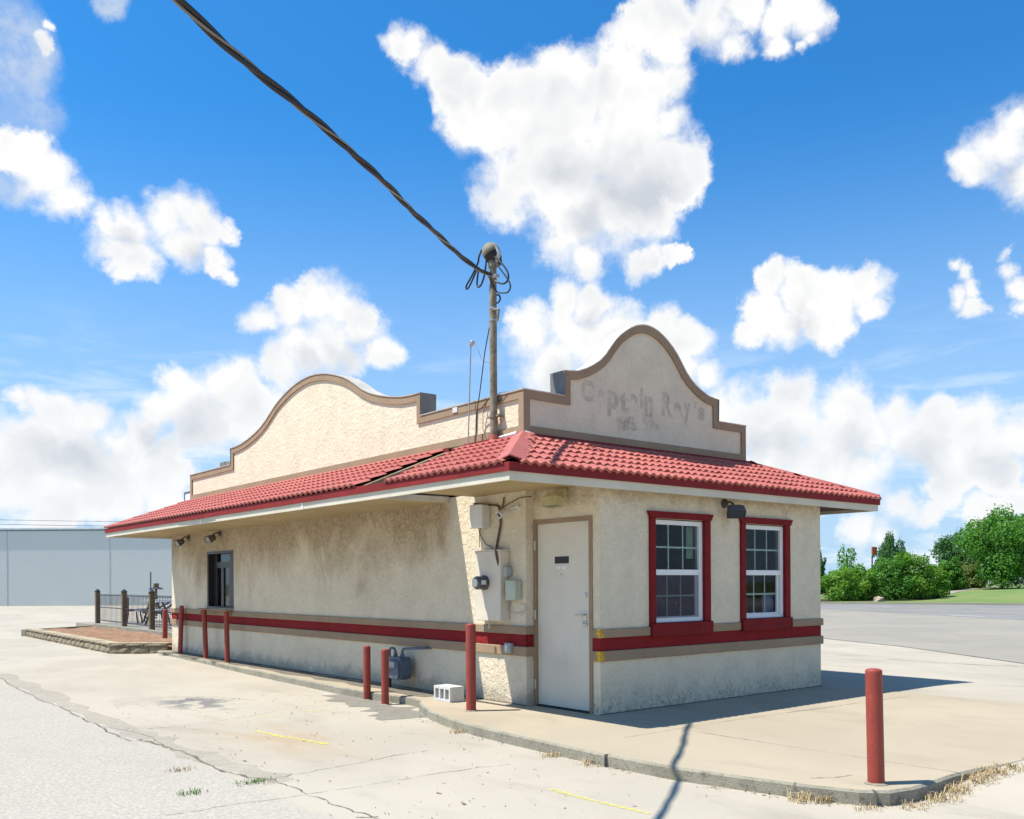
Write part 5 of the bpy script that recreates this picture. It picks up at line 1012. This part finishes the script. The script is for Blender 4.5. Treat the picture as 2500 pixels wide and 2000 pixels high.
# patio slab behind, iron fence with timber posts, picnic tables
struct('patio', MB().box(1.46, 9.0, 13.3, 26.6, LOT - 0.05, 0.12), M['apron'])
ft = thing('patio_fence', (1.75, 21, 0.12), 'black iron patio fence with brown capped timber posts above the planter', 'fence')
FP = [(1.86, 25.5), (1.78, 22.35), (1.64, 19.35), (1.60, 16.45)]
for x, y in FP: obj('post', MB().cbox(x - 0.07, x + 0.07, y - 0.07, y + 0.07, 0.12, 1.17, 0.01), M['post_wood'], ft); obj('post_cap', MB().lathe((x, y, 1.17), (0, 0, 1), [(0, 0.10), (0.02, 0.10), (0.03, 0.07), (0.07, 0.05), (0.085, 0.01)], 8), M['iron'], ft)
for (x0, y0), (x1, y1) in zip(FP[:-1], FP[1:]):
    for z in (0.24, 0.66, 1.06): obj('rail', MB().tube([(x0, y0 - 0.07, z), (x1, y1 + 0.07, z)], 0.016, 6), M['iron'], ft)
    g = MB(); n_ = 22
    for k in range(1, n_):
        a = k / n_; g.tube([(x0 + (x1 - x0) * a, y0 + (y1 - y0) * a, 0.20), (x0 + (x1 - x0) * a, y0 + (y1 - y0) * a, 1.10)], 0.007, 4)
    tag(obj('pickets', g, M['iron'], ft), kind='stuff')
f2 = thing('patio_fence', (8.0, 20, 0.12), 'second dark iron fence on the far side of the patio', 'fence')
FQ = [(8.6, 26.2), (8.6, 23.2), (8.6, 20.2)]
for x, y in FQ: obj('post', MB().cbox(x - 0.06, x + 0.06, y - 0.06, y + 0.06, 0.12, 1.25, 0.01), M['post_wood'], f2)
for a, b_ in zip(FQ[:-1], FQ[1:]):
    for z in (0.24, 1.1): obj('rail', MB().tube([(a[0], a[1], z), (b_[0], b_[1], z)], 0.02, 6), M['iron'], f2)
def picnic(x, y, rz, label):
    t_ = thing('picnic_table', (x, y, 0.12), label, 'picnic table', 'patio tables'); c, s_ = math.cos(rz), math.sin(rz)
    def T(g):
        g.v = [(x + c * v[0] - s_ * v[1], y + s_ * v[0] + c * v[1], v[2] + 0.12) for v in g.v]; return g
    for k in range(5): obj('plank', T(MB().cbox(-0.9, 0.9, -0.36 + k * 0.146, -0.36 + k * 0.146 + 0.138, 0.72, 0.755, 0.004)), M['tabletop'], t_)
    for sgn in (-1, 1):
        obj('bench_seat', T(MB().cbox(-0.9, 0.9, sgn * 0.72 - 0.13, sgn * 0.72 + 0.13, 0.42, 0.455, 0.004)), M['tabletop'], t_)
        obj('cross_beam', T(MB().box(sgn * 0.6 - 0.02, sgn * 0.6 + 0.02, -0.8, 0.8, 0.36, 0.42)), M['table_wood'], t_)
        for q in (-1, 1): obj('leg', T(MB().tube([(sgn * 0.6, q * 0.66, 0.0), (sgn * 0.6, q * 0.22, 0.72)], 0.045, 4)), M['table_wood'], t_)
    obj('brace', T(MB().tube([(-0.6, 0, 0.38), (0.1, 0, 0.72)], 0.03, 4)), M['table_wood'], t_)
picnic(3.4, 22.6, 0.3, 'pale-topped picnic table behind the middle fence panel')
picnic(3.2, 19.2, 0.5, 'pale-topped picnic table behind the fence panel nearest the building')
picnic(4.2, 25.4, 0.2, 'pale-topped picnic table behind the fence panel farthest from the building')
uq = on(368, 1440, 0, 4.6); tag(obj('umbrella_pole', MB().lathe((uq[0], uq[1], 0.12), (0, 0, 1), [(0, 0.22), (0.06, 0.22), (0.08, 0.03), (1.75, 0.025), (1.76, 0.01)], 12), M['gas_grey'], loc=(uq[0], uq[1], 0.12)), 'bare blue-grey umbrella pole standing among the patio tables', 'umbrella pole')
lt = thing('post_lantern', (5.6, 21.2, 0.12), 'brown boxy lantern post showing above the iron fence', 'lantern')
lq = on(381, 1446, 0, 5.6); obj('post', MB().box(lq[0] - 0.04, lq[0] + 0.04, lq[1] - 0.04, lq[1] + 0.04, 0.12, 1.22), M['post_wood'], lt); obj('roof', MB().lathe((lq[0], lq[1], 1.2), (0, 0, 1), [(0, 0.30), (0.03, 0.30), (0.09, 0.12), (0.10, 0.12)], 4), M['iron'], lt); obj('housing', MB().cbox(lq[0] - 0.09, lq[0] + 0.09, lq[1] - 0.09, lq[1] + 0.09, 1.30, 1.45, 0.01), M['post_wood'], lt)
cq = (2.7, 24.6); chr_ = thing('patio_chair', (cq[0], cq[1], 0.12), 'dark red plastic chair behind the first fence post', 'chair')
obj('seat', MB().cbox(cq[0] - 0.22, cq[0] + 0.22, cq[1] - 0.22, cq[1] + 0.22, 0.52, 0.56, 0.01), M['red_plastic'], chr_); obj('backrest', MB().cbox(cq[0] - 0.22, cq[0] - 0.18, cq[1] - 0.22, cq[1] + 0.22, 0.56, 0.98, 0.01), M['red_plastic'], chr_)
for sx in (-1, 1):
    for sy in (-1, 1): obj('leg', MB().tube([(cq[0] + sx * 0.19, cq[1] + sy * 0.19, 0.52), (cq[0] + sx * 0.25, cq[1] + sy * 0.25, 0.12)], 0.025, 6), M['red_plastic'], chr_)
# ------------------------------------------------------------------ grey block store far left
gdep = 66.5; gb_ = thing('block_building', tuple(ld(-36, gdep, LOT)), 'long windowless pale grey-blue block building across the lot', 'building')
def gbx(l0, l1, d0_, d1_, z0, z1):
    g = MB(); c = [ld(l0, d0_), ld(l1, d0_), ld(l1, d1_), ld(l0, d1_)]; g.add([(p_[0], p_[1], z) for z in (z0, z1) for p_ in c], [(3, 2, 1, 0), (4, 5, 6, 7)] + [(i, (i + 1) % 4, 4 + (i + 1) % 4, 4 + i) for i in range(4)]); return g
GT = 1.3916 + (HOR - 0.0 - 1289.5) * gdep / F_PX * 1.0 + 0.195
def obj_rot(name, g, mt, parent):
    o = obj(name, g, mt, parent); me = o.data; b_ = absloc(parent)
    co = np.zeros(len(me.vertices) * 3); me.vertices.foreach_get('co', co); co = co.reshape(-1, 3); c, s_ = math.cos(YAW), math.sin(YAW)
    x, y = co[:, 0] * c - co[:, 1] * s_, co[:, 0] * s_ + co[:, 1] * c; me.vertices.foreach_set('co', np.stack([x, y, co[:, 2]], 1).ravel()); o.rotation_euler = (0, 0, -YAW); return o
obj_rot('wall', gbx(-90, -14, gdep, gdep + 40, LOT - 0.2, GT - 0.12), M['grey_wall'], gb_)
obj_rot('parapet_flashing', gbx(-90.1, -13.9, gdep - 0.10, gdep + 40.1, GT - 0.12, GT), plain('white flashing', (0.72, 0.74, 0.74), 0.5), gb_)
obj_rot('teal_strip', gbx(-90.05, -13.95, gdep - 0.05, gdep + 40.05, GT - 0.22, GT - 0.12), plain('dark teal', (0.12, 0.22, 0.26), 0.6), gb_)  # dark teal strip just below the flashing
for px in (18, 130 * DK * 1.78, 690): obj_rot('control_joint', gbx((px - 1250) / F_PX * gdep - 0.03, (px - 1250) / F_PX * gdep + 0.03, gdep - 0.012, gdep + 0.02, LOT, GT - 0.22), plain('joint grey', (0.42, 0.47, 0.47), 0.9), gb_)  # joints drawn as thin strips in a darker grey of their own
for k, (z0_, z1_) in enumerate(((7.2, 7.6), (7.6, 7.9))):
    a, b_ = ld(-60, 78, z0_), ld(-10, 86, z1_ - 0.6 + 0.1 * k); tag(obj('power_line', MB().tube([a + (b_ - a) * t_ - np.array([0, 0, 1.2 * 4 * t_ * (1 - t_) * 0.4]) for t_ in np.linspace(0, 1, 24)], 0.018, 5), M['black'], loc=a), ('upper' if k else 'lower') + ' of two thin power lines above the grey block building', 'power line', 'distant power lines')
# ------------------------------------------------------------------ trees and shrubs across the road
def foliage(c, rad, n, leaf, lobes, seed):
    """leaf faces on the skins of many overlapping lobes that fill an ellipsoid of half-axes rad"""
    r_ = np.random.default_rng(seed); L = [(np.array([0, 0, 0.0]), 0.60), (np.array([0, 0, -0.45]), 0.5), (np.array([0.45, 0.1, -0.62]), 0.42), (np.array([-0.45, -0.1, -0.62]), 0.42), (np.array([0.1, -0.45, -0.62]), 0.42)]
    for k in range(lobes):
        d_ = r_.normal(size=3); d_ /= np.linalg.norm(d_); d_[2] = d_[2] * 0.95; L.append((d_ * r_.uniform(0.50, 0.90), r_.uniform(0.14, 0.34)))
    w_ = np.array([q[1] ** 2 for q in L]); ch = r_.choice(len(L), n, p=w_ / w_.sum()); dirs = r_.normal(size=(n, 3)); dirs /= np.linalg.norm(dirs, axis=1)[:, None]
    cen = np.array([q[0] for q in L])[ch]; rad_ = np.array([q[1] for q in L])[ch]
    P = cen + dirs * (rad_ * np.clip(r_.normal(0.92, 0.14, n), 0.3, 1.25))[:, None]
    out_ = r_.random(n) < 0.10; P[out_] *= r_.uniform(1.0, 1.22, out_.sum())[:, None]
    P = c + P * rad
    nr = dirs + r_.normal(size=(n, 3)) * 0.7; nr /= np.linalg.norm(nr, axis=1)[:, None]; a = np.cross(nr, r_.normal(size=(n, 3))); a /= np.linalg.norm(a, axis=1)[:, None]; b_ = np.cross(nr, a); s_ = leaf * r_.uniform(0.6, 1.4, n)[:, None]
    V_ = np.stack([P - a * s_ * 0.5, P + b_ * s_ * 0.35, P + a * s_ * 0.5, P - b_ * s_ * 0.35], 1).reshape(-1, 3); return V_, np.arange(n * 4).reshape(-1, 4)
def tree(name, px, depth, top_py, w_px, label, lm, cat='tree', base_frac=0.12, n=5200, leaf=0.20, lobes=16, grp='trees and shrubs across the road', seed=1, cone=0.0, px_base=None):
    lat = (px - 1250) / F_PX * depth; s = depth - lawn_edge(lat); zb_ = float(lawn_z(lat, s)) if s > 0 else LOT; base = ld(lat, depth, zb_); hy = HOR + ROLL * (px - 1250)
    ztop = 1.3916 + (hy - top_py) * depth / F_PX; H = ztop - zb_; rad = 1.12 * w_px * depth / F_PX / 2
    t_ = thing(name, tuple(base), label, cat, grp); c0 = zb_ + H * base_frac; rz_ = (ztop - c0) / 2
    V_, F_ = foliage(np.array([base[0], base[1], c0 + rz_]), np.array([rad, rad, rz_]), n, leaf, lobes, seed)
    if cone: k = np.clip((V_[:, 2] - c0) / (ztop - c0), 0, 1); f = 1 - cone * k; V_[:, 0] = base[0] + (V_[:, 0] - base[0]) * f; V_[:, 1] = base[1] + (V_[:, 1] - base[1]) * f
    me = bpy.data.meshes.new('crown'); me.from_pydata((V_ - base).tolist(), [], F_.tolist()); me.materials.append(M[lm]); o = bpy.data.objects.new('crown', me); o.parent = t_; col.objects.link(o)
    g = MB(); r0 = max(0.05, H * 0.022); tp = base + np.array([0, 0, H * 0.62]); g.tube([base + (0, 0, -0.1), base + (0.04 * H * 0.2, 0, H * 0.3), tp], [r0 * 1.25, r0 * 0.9, r0 * 0.35], 8)
    rr_ = random.Random(seed)
    for k in range(6):
        z0_ = H * rr_.uniform(0.15, 0.5); th = rr_.uniform(0, 6.28); q = base + np.array([0, 0, z0_]); e = q + np.array([math.cos(th) * rad * 0.6, math.sin(th) * rad * 0.6, H * 0.22]); g.tube([q, (q + e) / 2 + np.array([0, 0, 0.05 * H]), e], [r0 * 0.5, r0 * 0.35, r0 * 0.12], 5)
    obj('trunk', g, M['bark'], t_); return t_
X = lambda u: 1990 + u / 4.227
Yp = lambda v: 1230 + v / 4.227
tree('conifer_tree', X(40), 70, Yp(430), 48, 'dark green tree half hidden by the right edge of the restaurant', 'leaf_dark', seed=11, n=4200, cone=0.5)
tree('young_tree', X(330), 84, Yp(450), 76, 'pale feathery tree peeking over the left shrubs', 'leaf_mid', seed=12, n=1500, leaf=0.24, cone=0.45, base_frac=0.2)
tree('shrub', X(265), 64, Yp(620), 92, 'yellow-green shrub nearest the restaurant wall across the road', 'leaf_lime', 'shrub', 0.0, 9000, 0.15, 20, seed=13)
tree('shrub', X(520), 65, Yp(630), 78, 'yellow-green shrub left of the tall dark tree', 'leaf_lime', 'shrub', 0.0, 8000, 0.15, 18, seed=14)
tree('dark_tree', X(760), 69, Yp(290), 100, 'tall dark tree behind the middle shrubs', 'leaf_dark', seed=15, n=9000, leaf=0.18, cone=0.45, lobes=26)
tree('shrub', X(760), 64.5, Yp(540), 92, 'mid-green shrub below the tall dark tree', 'leaf_mid', 'shrub', 0.0, 9000, 0.15, 20, seed=16)
tree('shrub', X(980), 65, Yp(470), 104, 'large shrub with bright yellow-green top in the middle of the row', 'leaf_lime', 'shrub', 0.0, 12000, 0.15, 24, seed=17)
tree('shrub', X(1200), 66, Yp(625), 72, 'rounded shrub at the right end of the middle row', 'leaf_lime', 'shrub', 0.0, 8000, 0.15, 18, seed=18)
tree('broadleaf_tree', X(1480), 78, Yp(210), 126, 'dark broadleaf tree left of the biggest tree', 'leaf_dark', seed=19, n=11000, leaf=0.20, lobes=28, cone=0.25)
tree('shrub', X(1400), 74, Yp(540), 70, 'mid-green shrub at the foot of the dark broadleaf tree', 'leaf_mid', 'shrub', 0.0, 8000, 0.17, 18, seed=20)
tree('shrub', X(1600), 76, Yp(580), 72, 'olive-brown shrub between the two large trees', 'leaf_olive', 'shrub', 0.0, 8000, 0.17, 18, seed=21)
tree('broadleaf_tree', X(1935), 71, Yp(-20), 180, 'biggest bright green tree at the right edge of the picture', 'leaf_mid', seed=22, n=26000, leaf=0.19, lobes=44, base_frac=0.05)
tree('broadleaf_tree', X(2250), 80, Yp(-10), 110, 'dark tree behind the biggest tree at the right edge', 'leaf_dark', seed=23, n=7000, leaf=0.24, lobes=20)
rk = MB(); ra = random.Random(5); rbase = ld((X(655) - 1250) / F_PX * 61.5, 61.5, LOT + 0.05)
rk.lathe(rbase + (0, 0, -0.1), (0, 0, 1), [(0, 0.32), (0.2, 0.34), (0.42, 0.26), (0.50, 0.08)], 9); rk.v = [tuple(np.array(v) + np.array([ra.uniform(-.07, .07), ra.uniform(-.07, .07), ra.uniform(-.05, .05)])) for v in rk.v]
tag(obj('boulder', rk, plain('pinkish rock', (0.36, 0.27, 0.22), 0.9, 0.3, 3, bmp=0.5, bsc=12), loc=rbase), 'small pinkish boulder in front of the roadside shrubs', 'boulder')
sg = ld((X(590) - 1250) / F_PX * 67, 67, LOT); st_ = thing('roadside_sign', tuple(sg), 'small orange sign on a thin dark pole left of the tall dark tree', 'sign')
obj('pole', MB().tube([sg, sg + (0, 0, 3.3)], 0.05, 8), M['iron'], st_); sp = ld((X(612) - 1250) / F_PX * 67, 67.0, 4.1); obj('sign_face', MB().box(sp[0] - 0.32, sp[0] + 0.32, sp[1] - 0.04, sp[1] + 0.04, 3.3, 3.85), plain('orange sign', (0.55, 0.12, 0.03), 0.6), st_)
hb = ld((X(1700) - 1250) / F_PX * 120, 120, 0); hh = 1.3916 + (HOR + ROLL * 1150 - Yp(300)) * 120 / F_PX; ht = thing('distant_house', tuple(hb), 'grey roof of a distant building between the two large trees', 'building')
def hbx(l0, l1, d0_, d1_, z0, z1): return gbx(l0, l1, d0_, d1_, z0, z1)
lat0 = (X(1700) - 1250) / F_PX * 120
obj('wall', hbx(66.3, 80, 120, 132, 0.0, hh - 0.6), plain('pale siding', (0.40, 0.40, 0.40), 0.8), ht); obj('roof', hbx(66.0, 80.4, 119.6, 132.4, hh - 0.6, hh), plain('slate blue roof', (0.13, 0.16, 0.20), 0.8), ht)
# ------------------------------------------------------------------ weeds and litter along the kerb
def tuft(g, x, y, z, n, h, spread, rs):
    for k in range(n):
        a = rs.uniform(0, 6.28); d_ = rs.uniform(0, spread); bx, by = x + math.cos(a) * d_, y + math.sin(a) * d_; l_ = h * rs.uniform(0.5, 1.2); b2 = rs.uniform(0, 6.28); le = l_ * rs.uniform(0.3, 1.1); w_ = 0.0025
        m_ = np.array([bx + math.cos(b2) * le * 0.4, by + math.sin(b2) * le * 0.4, z + l_ * 0.75]); e = np.array([bx + math.cos(b2) * le, by + math.sin(b2) * le, z + l_ * rs.uniform(0.5, 0.95)]); s_ = np.array([-math.sin(b2), math.cos(b2), 0]) * w_; q = np.array([bx, by, z])
        g.add([q - s_, q + s_, m_ + s_ * 0.8, m_ - s_ * 0.8, e], [(0, 1, 2, 3), (3, 2, 4)])
rs = random.Random(9); g = MB()
tz = lambda x, y: float(lot_z(x, y))
for (x, y, n_, h, sp_) in ((-1.34, -3.28, 60, 0.07, 0.10), (-1.30, -3.40, 40, 0.06, 0.06), (-1.53, -1.0, 40, 0.05, 0.12), (-1.56, -1.45, 50, 0.05, 0.10), (-1.42, 0.55, 30, 0.05, 0.08), (-0.62, -3.88, 60, 0.06, 0.12), (-0.3, -3.86, 80, 0.06, 0.12), (-0.02, -3.86, 90, 0.07, 0.13), (0.2, -3.88, 80, 0.06, 0.13), (0.42, -3.93, 50, 0.05, 0.14), (0.70, -3.95, 20, 0.03, 0.15), (-0.95, -3.86, 30, 0.04, 0.12), (-1.2, -3.7, 30, 0.03, 0.1), (-4.2, 0.5, 30, 0.03, 0.1)):
    for q in range(4): tuft(g, x + rs.uniform(-0.08, 0.08), y + rs.uniform(-0.02, 0.02), tz(x, y), n_ // 2, h, sp_, rs)
tag(obj('dry_weeds', g, M['straw']), 'dry straw-coloured weeds sprouting along the kerb', 'weeds', kind='stuff')
g = MB()
gw = gp([(1080, 535), (1040, 543), (1110, 531), (790, 585), (820, 580)], **c2)
for x, y in gw: tuft(g, x, y, LOT, 40, 0.03, 0.10, rs)
tag(obj('green_weeds', g, M['weed']), 'green weeds growing in the paving joint', 'weeds', kind='stuff')
g = MB()
for k in range(560):
    if k < 260: i = rs.randrange(11, 25); a, b_ = np.array(edge_pts[i]), np.array(edge_pts[i + 1]); q = a + (b_ - a) * rs.random(); d_ = (b_ - a) / np.linalg.norm(b_ - a); q = q + np.array([d_[1], -d_[0]]) * rs.uniform(-0.02, -0.0) + np.array([d_[1], -d_[0]]) * -0.0; nn = np.array([d_[1], -d_[0]]); q = q - nn * -abs(rs.gauss(0.03, 0.06))
    else: q = np.array([rs.uniform(-4, -1.2), rs.uniform(-3, 5)])
    z = tz(q[0], q[1]); 
    if q[0] > -1.0 and -3.7 < q[1]: continue
    a = rs.uniform(0, 6.28); l_ = rs.uniform(0.004, 0.014) * (1.8 if rs.random() < 0.06 else 1); w_ = l_ * rs.uniform(0.12, 0.5); c, s_ = math.cos(a), math.sin(a)
    g.add([(q[0] + c * u * l_ - s_ * v * w_, q[1] + s_ * u * l_ + c * v * w_, z + 0.004 + 0.006 * (u + 1) * rs.random()) for u, v in ((-1, -1), (1, -1), (1, 1), (-1, 1))], [(0, 1, 2, 3)])
tag(obj('leaf_litter', g, plain('dead leaf litter', (0.26, 0.19, 0.11), 0.9, 0.6, 30)), 'scattered dead leaves and grit on the lot', 'litter', kind='stuff')
